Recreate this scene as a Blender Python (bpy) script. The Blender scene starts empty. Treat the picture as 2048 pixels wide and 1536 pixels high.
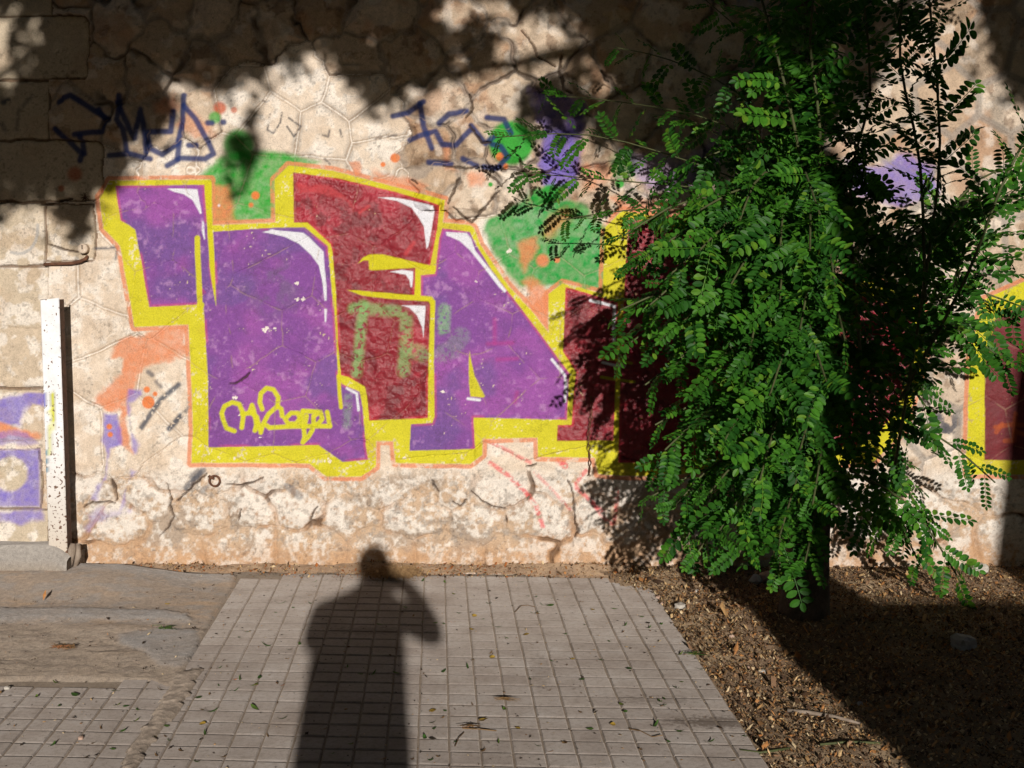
import bpy, bmesh, math, random
import numpy as np
from mathutils import Vector, Matrix

# ------------------------------------------------------------------ camera, sky, sun, exposure
SC = bpy.context.scene
COL = SC.collection
F, CX, CY, H, HOR = 2600.0, 1024.0, 768.0, 1.55, 523.0       # survey of the place: focal length, centre, eye height, horizon
PITCH = math.atan((CY - HOR) / F)
SP, CP = math.sin(PITCH), math.cos(PITCH)
cam_d = bpy.data.cameras.new('camera')
cam_d.sensor_width = 36.0
cam_d.lens = 36.0 * F / 2048.0
cam_d.clip_start = 0.02
cam_d.clip_end = 500
cam = bpy.data.objects.new('camera', cam_d)
COL.objects.link(cam)
cam.location = (0, 0, H)
cam.rotation_euler = (math.pi / 2 - PITCH, 0, 0)
SC.camera = cam

def ray(px, py):
    a, b = (px - CX) / F, (CY - py) / F
    return Vector((a, CP + b * SP, -SP + b * CP))
def at_depth(px, py, Y):
    r = ray(px, py)
    return Vector((r.x / r.y * Y, Y, H + r.z / r.y * Y))
def on_ground(px, py, z=0.0):
    r = ray(px, py)
    t = (z - H) / r.z
    return Vector((r.x * t, r.y * t, z))
def project(X, Y, Z):
    zc = Y * CP - (Z - H) * SP
    yc = Y * SP + (Z - H) * CP
    return CX + F * X / zc, CY - F * yc / zc

L = ray(760, 1145).normalized()                              # the way the sunlight travels
EL = math.asin(-L.z)
w = bpy.data.worlds.new('World')
SC.world = w
w.use_nodes = True
nt = w.node_tree
bg = nt.nodes['Background']
sky = nt.nodes.new('ShaderNodeTexSky')
sky.sky_type = 'NISHITA'
sky.sun_disc = False
sky.sun_elevation = EL
sky.sun_rotation = math.atan2(-L.x, -L.y)
nt.links.new(sky.outputs[0], bg.inputs[0])
bg.inputs[1].default_value = 0.05
sun_d = bpy.data.lights.new('sun', 'SUN')
sun_d.energy = 5.0
sun_d.angle = math.radians(0.53)
sun_d.color = (1.0, 0.945, 0.875)
sun = bpy.data.objects.new('sun', sun_d)
COL.objects.link(sun)
sun.rotation_euler = L.to_track_quat('-Z', 'Y').to_euler()
SC.view_settings.view_transform = 'Standard'
SC.view_settings.look = 'None'
SC.view_settings.exposure = -0.22
SC.view_settings.gamma = 1.0
SC.cycles.use_denoising = True
SC.cycles.use_adaptive_sampling = True
SC.cycles.adaptive_threshold = 0.025
SC.cycles.max_bounces = 4
SC.cycles.transparent_max_bounces = 4

# ------------------------------------------------------------------ helpers
random.seed(7)
RNG = np.random.default_rng(11)
def lin(r, g, b, k=0.95):
    f = lambda c: (c / 12.92 if c <= 0.04045 else ((c + 0.055) / 1.055) ** 2.4)
    return np.array([f(r / 255) * k, f(g / 255) * k, f(b / 255) * k])
def smooth(e0, e1, x):
    t = np.clip((x - e0) / (e1 - e0), 0, 1)
    return t * t * (3 - 2 * t)
_T = np.random.default_rng(3).random((16, 256, 256)).astype(np.float32)
def vnoise(x, y, s=0):
    T = _T[s % 16]
    xi, yi = np.floor(x).astype(np.int64), np.floor(y).astype(np.int64)
    fx, fy = x - xi, y - yi
    fx, fy = fx * fx * (3 - 2 * fx), fy * fy * (3 - 2 * fy)
    x0, x1, y0, y1 = xi & 255, (xi + 1) & 255, yi & 255, (yi + 1) & 255
    return (T[y0, x0] * (1 - fx) + T[y0, x1] * fx) * (1 - fy) + (T[y1, x0] * (1 - fx) + T[y1, x1] * fx) * fy
def fbm(x, y, s=0, o=4, g=0.5):
    a, t, n = 1.0, 0.0, 0.0
    for i in range(o):
        t = t + a * vnoise(x * 2 ** i + 17.3 * i, y * 2 ** i - 9.1 * i, s + i)
        n += a
        a *= g
    return t / n
def ridged(x, y, s=0, o=3):
    t, a, n = 0, 1.0, 0
    for i in range(o):
        t = t + a * (1 - abs(2 * vnoise(x * 2 ** i, y * 2 ** i, s + i) - 1))
        n += a
        a *= 0.5
    return t / n

def link(ob, parent=None, name=None):
    COL.objects.link(ob)
    if parent is not None:
        ob.parent = parent
    return ob
def tag(o, label=None, cat=None, group=None, kind=None):
    if label: o['label'] = label
    if cat: o['category'] = cat
    if group: o['group'] = group
    if kind: o['kind'] = kind
    return o
def empty(name, loc=(0, 0, 0), rz=0):
    o = bpy.data.objects.new(name, None)
    o.location = loc
    o.rotation_euler = (0, 0, rz)
    o.empty_display_size = 0.1
    return link(o)
def mesh_np(name, V, Q, smooth_=True, col=None, attrs=None):
    """mesh from numpy verts (n,3) and equal sized faces (m,k)"""
    me = bpy.data.meshes.new(name)
    V = np.ascontiguousarray(V, dtype=np.float32)
    Q = np.ascontiguousarray(Q, dtype=np.int32)
    m, k = Q.shape
    me.vertices.add(len(V)); me.vertices.foreach_set('co', V.ravel())
    me.loops.add(m * k); me.loops.foreach_set('vertex_index', Q.ravel())
    me.polygons.add(m)
    me.polygons.foreach_set('loop_start', np.arange(0, m * k, k, dtype=np.int32))
    me.update(calc_edges=True)
    me.polygons.foreach_set('use_smooth', np.full(m, smooth_, dtype=bool))
    if col is not None:
        c4 = np.ones((len(V), 4), dtype=np.float32); c4[:, :3] = col
        me.color_attributes.new('Col', 'FLOAT_COLOR', 'POINT').data.foreach_set('color', c4.ravel())
    for n_, a_ in (attrs or {}).items():
        me.attributes.new(n_, 'FLOAT', 'POINT').data.foreach_set('value', np.ascontiguousarray(a_, dtype=np.float32))
    me.update()
    return me
class MB:
    """collects boxes, tubes and faces, then links them as ONE mesh object"""
    def __init__(s): s.v, s.f = [], []
    def face(s, pts):
        b = len(s.v); s.v += [tuple(p) for p in pts]; s.f.append(tuple(range(b, b + len(pts))))
    def box(s, a, b):
        (x0, y0, z0), (x1, y1, z1) = a, b
        n = len(s.v)
        s.v += [(x0, y0, z0), (x1, y0, z0), (x1, y1, z0), (x0, y1, z0), (x0, y0, z1), (x1, y0, z1), (x1, y1, z1), (x0, y1, z1)]
        for q in ((3, 2, 1, 0), (4, 5, 6, 7), (0, 1, 5, 4), (1, 2, 6, 5), (2, 3, 7, 6), (3, 0, 4, 7)):
            s.f.append(tuple(n + i for i in q))
    def tube(s, pts, radii, n=8, cap=True, noise=0.0):
        pts = [Vector(p) for p in pts]
        if not hasattr(radii, '__len__'): radii = [radii] * len(pts)
        rings, ref = [], None
        for i, p in enumerate(pts):
            t = (pts[min(i + 1, len(pts) - 1)] - pts[max(i - 1, 0)]).normalized()
            if ref is None:
                ref = t.cross(Vector((0.31, 0.2, 0.9)))
                if ref.length < 0.1: ref = t.cross(Vector((1, 0, 0)))
            u = (ref - t * ref.dot(t)).normalized(); ref = u
            v_ = t.cross(u)
            b = len(s.v)
            for k in range(n):
                a = 2 * math.pi * k / n
                r = radii[i] * (1 + noise * (random.random() - 0.5))
                s.v.append(tuple(p + u * (math.cos(a) * r) + v_ * (math.sin(a) * r)))
            rings.append(b)
        for i in range(len(rings) - 1):
            for k in range(n):
                k2 = (k + 1) % n
                s.f.append((rings[i] + k, rings[i] + k2, rings[i + 1] + k2, rings[i + 1] + k))
        if cap:
            s.f.append(tuple(rings[0] + k for k in reversed(range(n))))
            s.f.append(tuple(rings[-1] + k for k in range(n)))
    def build(s, name, mat, parent=None, smooth_=False, bevel=0.0):
        me = bpy.data.meshes.new(name)
        me.from_pydata(s.v, [], s.f)
        if bevel:
            bm = bmesh.new(); bm.from_mesh(me)
            bmesh.ops.bevel(bm, geom=bm.edges[:], offset=bevel, segments=2, affect='EDGES', profile=0.5)
            bm.to_mesh(me); bm.free()
        if smooth_:
            me.polygons.foreach_set('use_smooth', [True] * len(me.polygons))
        me.materials.append(mat)
        return link(bpy.data.objects.new(name, me), parent)

# ------------------------------------------------------------------ materials
def new_mat(name):
    m = bpy.data.materials.new(name)
    m.use_nodes = True
    t = m.node_tree
    return m, t, t.nodes['Principled BSDF']
def node(t, typ, **kw):
    n = t.nodes.new(typ)
    for k, v in kw.items(): setattr(n, k, v)
    return n
def noise_node(t, scale, detail=5, rough=0.55, vec=None, dim='3D'):
    n = node(t, 'ShaderNodeTexNoise')
    n.inputs['Scale'].default_value = scale
    n.inputs['Detail'].default_value = detail
    n.inputs['Roughness'].default_value = rough
    if vec is not None: t.links.new(vec, n.inputs['Vector'])
    return n
def ramp(t, src, stops):
    r = node(t, 'ShaderNodeValToRGB')
    el = r.color_ramp.elements
    while len(el) < len(stops): el.new(0.5)
    for e, (p, c) in zip(el, stops):
        e.position = p
        e.color = (*c, 1) if len(c) == 3 else c
    t.links.new(src, r.inputs[0])
    return r
def mixc(t, fac, a, b, mode='MIX'):
    m = node(t, 'ShaderNodeMix', data_type='RGBA', blend_type=mode)
    if isinstance(fac, (int, float)): m.inputs[0].default_value = fac
    else: t.links.new(fac, m.inputs[0])
    for s_, i in ((a, 6), (b, 7)):
        if isinstance(s_, (tuple, list, np.ndarray)): m.inputs[i].default_value = (*[float(x) for x in s_[:3]], 1)
        else: t.links.new(s_, m.inputs[i])
    return m.outputs[2]
def maths(t, op, a, b=None):
    m = node(t, 'ShaderNodeMath', operation=op)
    for s_, i in ((a, 0), (b, 1)):
        if s_ is None: continue
        if isinstance(s_, (int, float)): m.inputs[i].default_value = s_
        else: t.links.new(s_, m.inputs[i])
    return m.outputs[0]
def bump(t, bsdf, hgt, strength=0.4, dist=0.005):
    b = node(t, 'ShaderNodeBump')
    b.inputs['Strength'].default_value = strength
    b.inputs['Distance'].default_value = dist
    t.links.new(hgt, b.inputs['Height'])
    t.links.new(b.outputs[0], bsdf.inputs['Normal'])
    return b
def obj_coord(t):
    return node(t, 'ShaderNodeTexCoord').outputs['Object']
def pos(t):
    return node(t, 'ShaderNodeNewGeometry').outputs['Position']
def simple_mat(name, c1, c2, scale=20, rough=0.8, bumpk=0.3, bdist=0.004, metal=0.0, dr=0.0, spec=0.4, coord='pos'):
    m, t, b = new_mat(name)
    vec = pos(t) if coord == 'pos' else obj_coord(t)
    n = noise_node(t, scale, 6, 0.6, vec)
    r = ramp(t, n.outputs[0], [(0.3, tuple(c1)), (0.7, tuple(c2))])
    t.links.new(r.outputs[0], b.inputs['Base Color'])
    b.inputs['Roughness'].default_value = rough
    b.inputs['Metallic'].default_value = metal
    b.inputs['Specular IOR Level'].default_value = spec
    b.inputs['Diffuse Roughness'].default_value = dr
    if bumpk:
        n2 = noise_node(t, scale * 6, 4, 0.6, vec)
        bump(t, b, n2.outputs[0], bumpk, bdist)
    return m
# ------------------------------------------------------------------ the painted stone wall
D = on_ground(1024, 1140).y                                   # distance of the wall face
# frames in which the shapes of the paint were measured: origin and scale
_fr = {1: (180, 320), 2: (540, 320), 3: (900, 320), 4: (240, 590), 5: (600, 590), 6: (960, 590), 7: (340, 740), 8: (740, 800),
       'n': (0, 0), 'p': (680, 0), 'q': (0, 500), 'w': (680, 500), 'l': (0, 740), 's': (0, 380), 'r': (1648, 780)}
_sc = {'n': 0.3418, 'p': 0.3418, 'q': 0.3418, 'w': 0.3418, 's': 0.1465}
def K(f, *xy):
    ox, oy = _fr[f]; s = _sc.get(f, 0.1953)
    return [(ox + xy[i] * s, oy + xy[i + 1] * s) for i in range(0, len(xy), 2)]
def P(*xy): return [(xy[i], xy[i + 1]) for i in range(0, len(xy), 2)]

# ---- stones: seeds as (u, v, kind); kinds: r rough rubble, h tooled panel, b footing boulders, m masonry with broad mortar
RECT = [(-900, -900, 103, 30), (-900, 33, 178, 158), (-900, 163, 98, 277), (-900, 283, 205, 402), (-900, 408, 90, 531), (94, 412, 188, 522),
        (-900, 537, 95, 651), (-900, 655, 92, 774), (-900, 779, 82, 880), (-900, 901, 80, 1015), (-900, 1019, 96, 1300)]
_rough = [(140, -20), (140, 60), (235, 45), (335, 10), (330, 95), (430, 30), (212, 150), (285, 160), (160, 240), (255, 265), (320, 250), (400, 130),
          (385, 215), (480, 70), (560, 60), (640, 30), (700, 110), (760, 40), (830, 110), (905, 40), (880, 205), (960, 130), (1085, 80),
          (1160, 165), (1010, 205), (940, 275), (1075, 250), (1025, 295), (1090, 370), (945, 385), (1032, 378), (850, 300), (1150, 300),
          (1180, 380), (1000, -30), (1190, 20), (1250, 110), (1260, 230), (1340, 40), (1350, 160), (1430, 100), (1440, 230), (1330, 320), (1530, 40),
          (1520, 170), (1620, 110), (870, 360)]
_hex = [(545, 246), (650, 265), (600, 160), (480, 195), (705, 190), (540, 375), (640, 370), (440, 345), (760, 300), (790, 400), (330, 330), (235, 350), (750, 250)]
_base = [(836, 1032), (957, 1044), (916, 976), (992, 972), (765, 976), (1075, 1040), (695, 1030), (600, 1000), (490, 1010), (400, 1020), (300, 1000),
         (235, 1050), (160, 1010), (1190, 1030), (1270, 1060), (1120, 960), (1350, 1000), (640, 965), (540, 960), (440, 960), (350, 950), (1040, 1110), (900, 1110),
         (760, 1110), (620, 1105), (480, 1105), (340, 1105), (220, 1120), (1180, 1110), (1320, 1110), (1430, 1060), (1240, 975), (860, 950), (690, 960)]
_seeds = [(u, v, 0) for u, v in _rough] + [(u, v, 1) for u, v in _hex] + [(u, v, 2) for u, v in _base]
_r = random.Random(5)
def _near(u, v, d): return any((u - a) ** 2 + (v - b) ** 2 < d * d for a, b, _ in _seeds)
for j in range(-12, 22):
    for i in range(-18, 40):
        u = i * 112 + (56 if j % 2 else 0) + _r.uniform(-22, 22)
        v = j * 92 + 20 + _r.uniform(-18, 18)
        if _near(u, v, 88): continue
        if v > 935: k = 2
        elif u > 1480 or (u > 1290 and v > 250): k = 3
        elif v < (300 if u < 900 else 400): k = 0
        else: k = 1
        if v > 1250 or v < -900: continue
        _seeds.append((u, v, k))
SEED = np.array([(a, b) for a, b, _ in _seeds], dtype=np.float32)
SKIND = np.array([k for *_, k in _seeds])
NR = len(RECT)
STONE_RND = np.random.default_rng(21).random((len(_seeds) + NR, 4))

def sd_poly(u, v, poly):
    d2 = np.full(u.shape, 1e18, dtype=np.float32); ins = np.zeros(u.shape, bool)
    n = len(poly)
    for i in range(n):
        ax, ay = poly[i]; bx, by = poly[(i + 1) % n]
        ex, ey = bx - ax, by - ay
        wx, wy = u - ax, v - ay
        t = np.clip((wx * ex + wy * ey) / max(ex * ex + ey * ey, 1e-9), 0, 1)
        d2 = np.minimum(d2, (wx - ex * t) ** 2 + (wy - ey * t) ** 2)
        c = (ay > v) != (by > v)
        if ey != 0: ins ^= c & (u < (ex * (v - ay) / ey + ax))
    d = np.sqrt(d2)
    return np.where(ins, -d, d)
def sd_line(u, v, pts):
    d2 = np.full(u.shape, 1e18, dtype=np.float32); tt = np.zeros(u.shape, np.float32)
    n = len(pts) - 1
    for i in range(n):
        ax, ay = pts[i]; bx, by = pts[i + 1]
        ex, ey = bx - ax, by - ay
        wx, wy = u - ax, v - ay
        t = np.clip((wx * ex + wy * ey) / max(ex * ex + ey * ey, 1e-9), 0, 1)
        q = (wx - ex * t) ** 2 + (wy - ey * t) ** 2
        m = q < d2
        d2 = np.where(m, q, d2); tt = np.where(m, (i + t) / n, tt)
    return np.sqrt(d2), tt

YEL = (P(219, 361, 422, 359, 424, 451, 551, 445, 549, 359, 577, 331, 665, 341, 784, 372, 890, 400, 886, 445, 940, 450, 948, 456, 961, 490, 1017, 572, 1062, 620,
         1097, 664, 1097, 588, 1125, 566, 1205, 587, 1210, 455, 1244, 421, 1450, 458, 1495, 470, 1505, 552, 1760, 560, 1845, 600, 1855, 700, 1810, 860,
         1745, 925, 1500, 935, 1322, 953, 1196, 948, 1189, 915, 1076, 914, 1075, 875, 965, 878, 965, 909, 941, 928, 791, 926, 787, 882, 752, 882, 752, 933,
         723, 953, 652, 953, 621, 927, 457, 925, 383, 926, 386, 857, 384, 785, 377, 649, 269, 654, 259, 596, 240, 492, 207, 457, 199, 394, 211, 377))
YEL_R = P(1932, 948, 1938, 720, 1965, 600, 2100, 540, 2300, 600, 2300, 950)
PUR1 = K(1, 262, 262, 1170, 255, 1185, 480, 1215, 900, 1290, 1500, 1140, 1500, 1110, 1480, 610, 1505, 570, 1300, 530, 1050, 490, 850, 465, 715, 400, 665, 315, 620, 285, 440)
PUR2 = (K(1, 1262, 735, 1900, 692) + K(2, 360, 692, 590, 880, 612, 1100, 650, 1536) + K(5, 345, 60, 390, 830, 430, 910, 610, 990, 640, 1150, 675, 1536)
        + K(7, 2030, 915, 1770, 940, 1520, 768, 395, 793, 392, 300) + K(4, 905, 900, 868, 300, 852, 60) + K(1, 1152, 1536, 1145, 1300, 1290, 1490, 1275, 1000))
MAR1 = (K(2, 235, 125, 700, 190, 1260, 320, 1735, 460, 1715, 700, 1640, 1085, 1500, 1110, 1480, 1380) + K(5, 1320, 70, 1335, 100, 1315, 700, 1310, 1260, 710, 1285,
        690, 1050, 665, 940, 500, 840, 420, 820, 390, 500, 370, 0) + K(2, 680, 1400, 640, 930, 620, 860, 385, 640, 245, 640))
PUR3 = (K(2, 1765, 700) + K(3, 200, 735, 262, 860, 420, 1120, 740, 1536) + K(6, 620, 400, 780, 620, 915, 800, 890, 1278) + K(8, 1060, 178, 1075, 500, 405, 520,
        420, 248, 640, 235) + K(5, 1380, 1240, 1372, 700, 1385, 60) + K(2, 1545, 1395, 1545, 1180, 1690, 1165, 1735, 800))
MAR2 = P(1131, 574, 1236, 604, 1235, 688, 1231, 766, 1227, 881, 1114, 882, 1115, 850, 1143, 850, 1147, 785, 1152, 744, 1126, 703, 1129, 629)
MAR3 = P(1257, 435, 1450, 475, 1480, 540, 1496, 575, 1700, 585, 1820, 620, 1830, 690, 1790, 830, 1720, 890, 1500, 905, 1340, 928, 1236, 925, 1240, 760, 1247, 610)
MAR4 = P(1968, 920, 1970, 730, 1990, 640, 2100, 575, 2260, 620, 2260, 920)
YTOP = [K(1, 1170, 205, 1245, 215, 1255, 700, 1275, 1000, 1290, 1480, 1262, 1350, 1225, 1100, 1205, 700),
        K(2, 900, 1060, 950, 1000, 1020, 965, 1150, 965, 1640, 1080, 1700, 1080, 1700, 1140, 1530, 1100, 1050, 1130, 1015, 1120, 1010, 1030, 960, 1030),
        K(2, 790, 1330, 900, 1335, 1480, 1385, 1660, 1395, 1690, 1440, 1690, 1560, 1640, 1560, 1640, 1450, 1200, 1420, 950, 1390),
        K(2, 1490, 1100, 1538, 1100, 1530, 1400, 1482, 1395),
        K(5, 1735, 570, 1755, 680, 1790, 830, 1895, 1035, 1880, 1050, 1745, 1040, 1730, 900, 1728, 700)]
WHT = [K(1, 790, 293, 900, 292, 1100, 300, 1110, 360, 1145, 545, 1130, 555, 1100, 500, 1050, 410, 960, 350, 860, 325),
       K(1, 1150, 625, 1165, 630, 1180, 810, 1170, 815, 1148, 740),
       K(1, 1765, 738, 1900, 708) + K(2, 0, 713, 340, 745, 400, 790, 550, 940, 555, 1050, 580, 1300, 580, 1440, 560, 1440, 535, 1230, 500, 1080, 420, 970, 300, 860, 150, 785, 0, 752),
       K(5, 250, 140, 275, 140, 270, 280, 255, 270),
       K(2, 1110, 385, 1250, 380, 1450, 415, 1670, 470, 1685, 520, 1660, 680, 1625, 880, 1605, 910, 1590, 800, 1575, 680, 1530, 600, 1450, 490, 1300, 420),
       K(2, 1230, 1145, 1350, 1125, 1465, 1140, 1465, 1220, 1455, 1300, 1440, 1300, 1430, 1230, 1390, 1175),
       K(5, 1040, 105, 1280, 110, 1285, 140, 1275, 300, 1265, 430, 1250, 330, 1200, 210, 1120, 130),
       K(2, 1800, 735) + K(3, 0, 740, 170, 745, 215, 800, 260, 930, 380, 1080, 580, 1340, 560, 1360, 500, 1300, 330, 1080, 200, 920, 100, 830, 0, 785) + K(2, 1810, 775)]
WLINE = [(K(6, 735, 660, 820, 760, 870, 830, 880, 900, 870, 1090), 5.5), (K(5, 480, 955, 580, 1010, 600, 1180), 5), (K(5, 1720, 1060, 1840, 1075), 5.5),
         (K(6, 1130, 55, 1260, 85, 1380, 115, 1375, 200, 1370, 300, 1375, 480), 6), (K(6, 1255, 690, 1400, 725, 1480, 730), 5)]
TAGY = [K(7, 660, 625, 580, 595, 545, 510, 530, 440, 560, 370, 640, 330, 710, 350, 740, 420, 750, 480, 735, 590),
        K(7, 740, 450, 830, 440, 890, 480, 920, 610), K(7, 820, 420, 840, 360, 860, 420, 885, 560, 870, 620),
        K(7, 945, 400, 920, 330, 930, 240, 990, 185, 1060, 200, 1110, 280, 1100, 370, 1010, 450, 950, 560, 930, 640), K(7, 1100, 370, 1140, 400, 1150, 470),
        K(7, 980, 560, 1020, 590, 1200, 580, 1400, 575, 1640, 575, 1630, 540, 1610, 430), K(7, 1180, 500, 1240, 440, 1310, 440, 1330, 500, 1290, 550, 1210, 550, 1180, 500),
        K(7, 1360, 420, 1345, 560, 1380, 560, 1400, 470), K(7, 1370, 420, 1540, 430, 1560, 500, 1520, 550, 1470, 560, 1470, 470, 1540, 430),
        K(7, 1370, 600, 1380, 690, 1360, 740, 1420, 680, 1460, 610)]
NAVY = [K('n', 340, 760, 480, 900, 470, 940), K('n', 450, 790, 600, 770, 620, 700, 580, 640), K('n', 350, 600, 420, 560, 560, 650, 640, 700), K('n', 480, 800, 495, 900),
        K('n', 700, 560, 690, 700, 730, 760, 740, 880), K('n', 690, 600, 790, 810, 820, 640, 850, 800, 855, 890), K('n', 870, 770, 1000, 770, 1010, 650),
        K('n', 860, 790, 880, 870, 950, 905, 1040, 840, 1070, 700, 1080, 560), K('n', 1080, 620, 1150, 700, 1210, 810, 1250, 900, 1200, 930, 1060, 925, 980, 970),
        K('n', 1040, 930, 1050, 830), K('n', 640, 910, 760, 900, 880, 930), K('n', 1105, 850, 1150, 850), K('n', 1220, 720, 1240, 720), K('n', 1300, 715, 1310, 715),
        K('p', 310, 680, 400, 660, 490, 600), K('p', 470, 610, 490, 740, 540, 870), K('p', 410, 820, 560, 770, 600, 850, 680, 850, 760, 770), K('p', 580, 720, 640, 670, 740, 650),
        K('p', 770, 740, 850, 840, 900, 800), K('p', 520, 950, 650, 960), K('p', 720, 930, 800, 970), K('p', 840, 975, 920, 985, 980, 920, 940, 860, 890, 845), K('p', 860, 690, 960, 700, 1000, 780)]
BLACK = [(K('n', 1580, 670, 1565, 760, 1600, 780, 1640, 720, 1650, 660), 2.4, .8), (K('n', 1690, 690, 1760, 740, 1720, 800, 1680, 740), 2.6, .8), (K('n', 1890, 790, 1920, 800, 1930, 760), 3, .7),
         (K('n', 1990, 760, 2000, 800), 3, .7), (K('p', 200, 810, 330, 790), 3, .6), (K('n', 1540, 590, 1560, 600), 3, .7), (K('n', 1900, 930, 1930, 960), 3, .6)]
DARK = [(K('l', 1830, 150, 1650, 300, 1550, 440, 1450, 590), 7.5, .85), (K('l', 1850, 470, 1790, 540, 1735, 600), 8, .9), (K('l', 1650, 170, 1600, 120), 6, .6), (K('l', 1560, 50, 1520, 20), 7, .7),
        (K('l', 2010, 180, 1930, 330), 6, .35), (K('l', 1950, 370, 1900, 420), 7, .6), (K('s', 1290, 800, 1450, 795, 1600, 780), 3.4, .85), (K('s', 1600, 800, 1580, 940), 3, .8),
        (K('s', 1390, 500, 1400, 520), 4, .7), (K('n', 20, 600, 50, 590), 8, .8), (K('n', 10, 720, 30, 760), 7, .5), (K('n', 100, 760, 110, 650, 190, 560), 5, .5),
        (K(7, 340, 1030, 170, 1210), 9, .7), (K(7, 290, 1050, 240, 1090), 12, .6), (K(7, 1200, 1190, 1330, 1290), 11, .5), (K(7, 380, 1200, 330, 1240), 8, .5)]
RED = [(K(8, 1180, 410, 1340, 480, 1500, 570, 1640, 640), 4, .55), (K(8, 1230, 640, 1420, 770, 1580, 930, 1700, 1080, 1770, 1290), 4.4, .7), (K(8, 1690, 740, 1850, 900, 2048, 1120), 3.2, .45),
       (K(8, 1930, 620, 2000, 670), 6, .8), (P(1172, 941, 1152, 965, 1153, 976, 1206, 1023), 4, .65), (P(1234, 978, 1232, 1025, 1226, 1050, 1208, 1036, 1185, 1005), 4, .6)]
GREEND = [(K(5, 540, 140, 650, 100, 620, 400, 600, 600, 580, 800), 10, .6), (K(5, 680, 140, 1000, 170, 1090, 250, 1080, 500, 1060, 780), 12, .5), (K(5, 1480, 150, 1470, 350), 12, .55),
          (K(5, 1650, 420, 1560, 560, 1450, 600), 18, .2), (K(5, 1150, 560, 1250, 600), 16, .35), (K(5, 490, 1050, 480, 1330), 8, .3)]
CRACK = [(K(7, 380, 1060, 300, 1130, 180, 1240, 70, 1350), 2.2), (K(7, 580, 1170, 740, 1182, 860, 1140, 960, 1100), 2), (K(7, 735, 1420, 712, 1480, 695, 1536), 2.6), (K(7, 1510, 1405, 1470, 1470, 1430, 1536), 3),
         (K(8, 630, 825, 650, 880, 700, 930), 2.4), (K(8, 1040, 940, 1150, 1030, 1250, 1080, 1370, 1112), 2), (K(8, 1392, 1195, 1396, 1245), 3.5), (K(8, 1600, 682, 1650, 676, 1700, 655), 3), (K(8, 840, 1040, 920, 1085, 985, 1025), 1.6),
         (K('l', 1140, 1110, 1165, 1180, 1195, 1280, 1185, 1330), 4), (K('l', 1710, 1150, 1725, 1220, 1755, 1290, 1740, 1380, 1780, 1500, 1720, 1600, 1640, 1700), 2.4), (K('l', 860, 1410, 950, 1350, 1100, 1345, 1180, 1360), 1.8),
         (K(3, 715, 0, 740, 90, 785, 155, 880, 150, 980, 130, 1060, 90, 1150, 40), 5), (K(3, 815, 235, 828, 300, 835, 375), 3.5), (K(3, 30, 470, 120, 560, 220, 635, 330, 520, 420, 420, 500, 320), 3.5), (K(3, 1010, 440, 1080, 425, 1150, 410), 3),
         (K(3, 330, 90, 440, 180, 540, 270), 3), (K(2, 1930, 190, 1900, 290, 1820, 440), 4), (K(2, 1450, 200, 1510, 235), 3), (K('p', 1300, 330, 1285, 420, 1310, 520, 1350, 550), 5), (K('p', 1060, 180, 1130, 260, 1150, 330, 1260, 390), 3),
         (K('p', 760, 560, 775, 640, 740, 690), 3), (K('p', 760, 740, 830, 830, 880, 830), 3.5), (K('p', 600, 970, 740, 990, 800, 970), 2.4), (P(1150, 1040, 1156, 1062, 1150, 1075), 4), (P(1136, 960, 1146, 985, 1150, 1040), 2),
         (K('s', 660, 740, 780, 790, 900, 820, 1070, 835), 3.2), (K('s', 980, 120, 830, 150, 700, 190, 560, 200), 4), (K(4, 1120, 905, 1200, 890, 1290, 830, 1330, 800), 3)]

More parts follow.
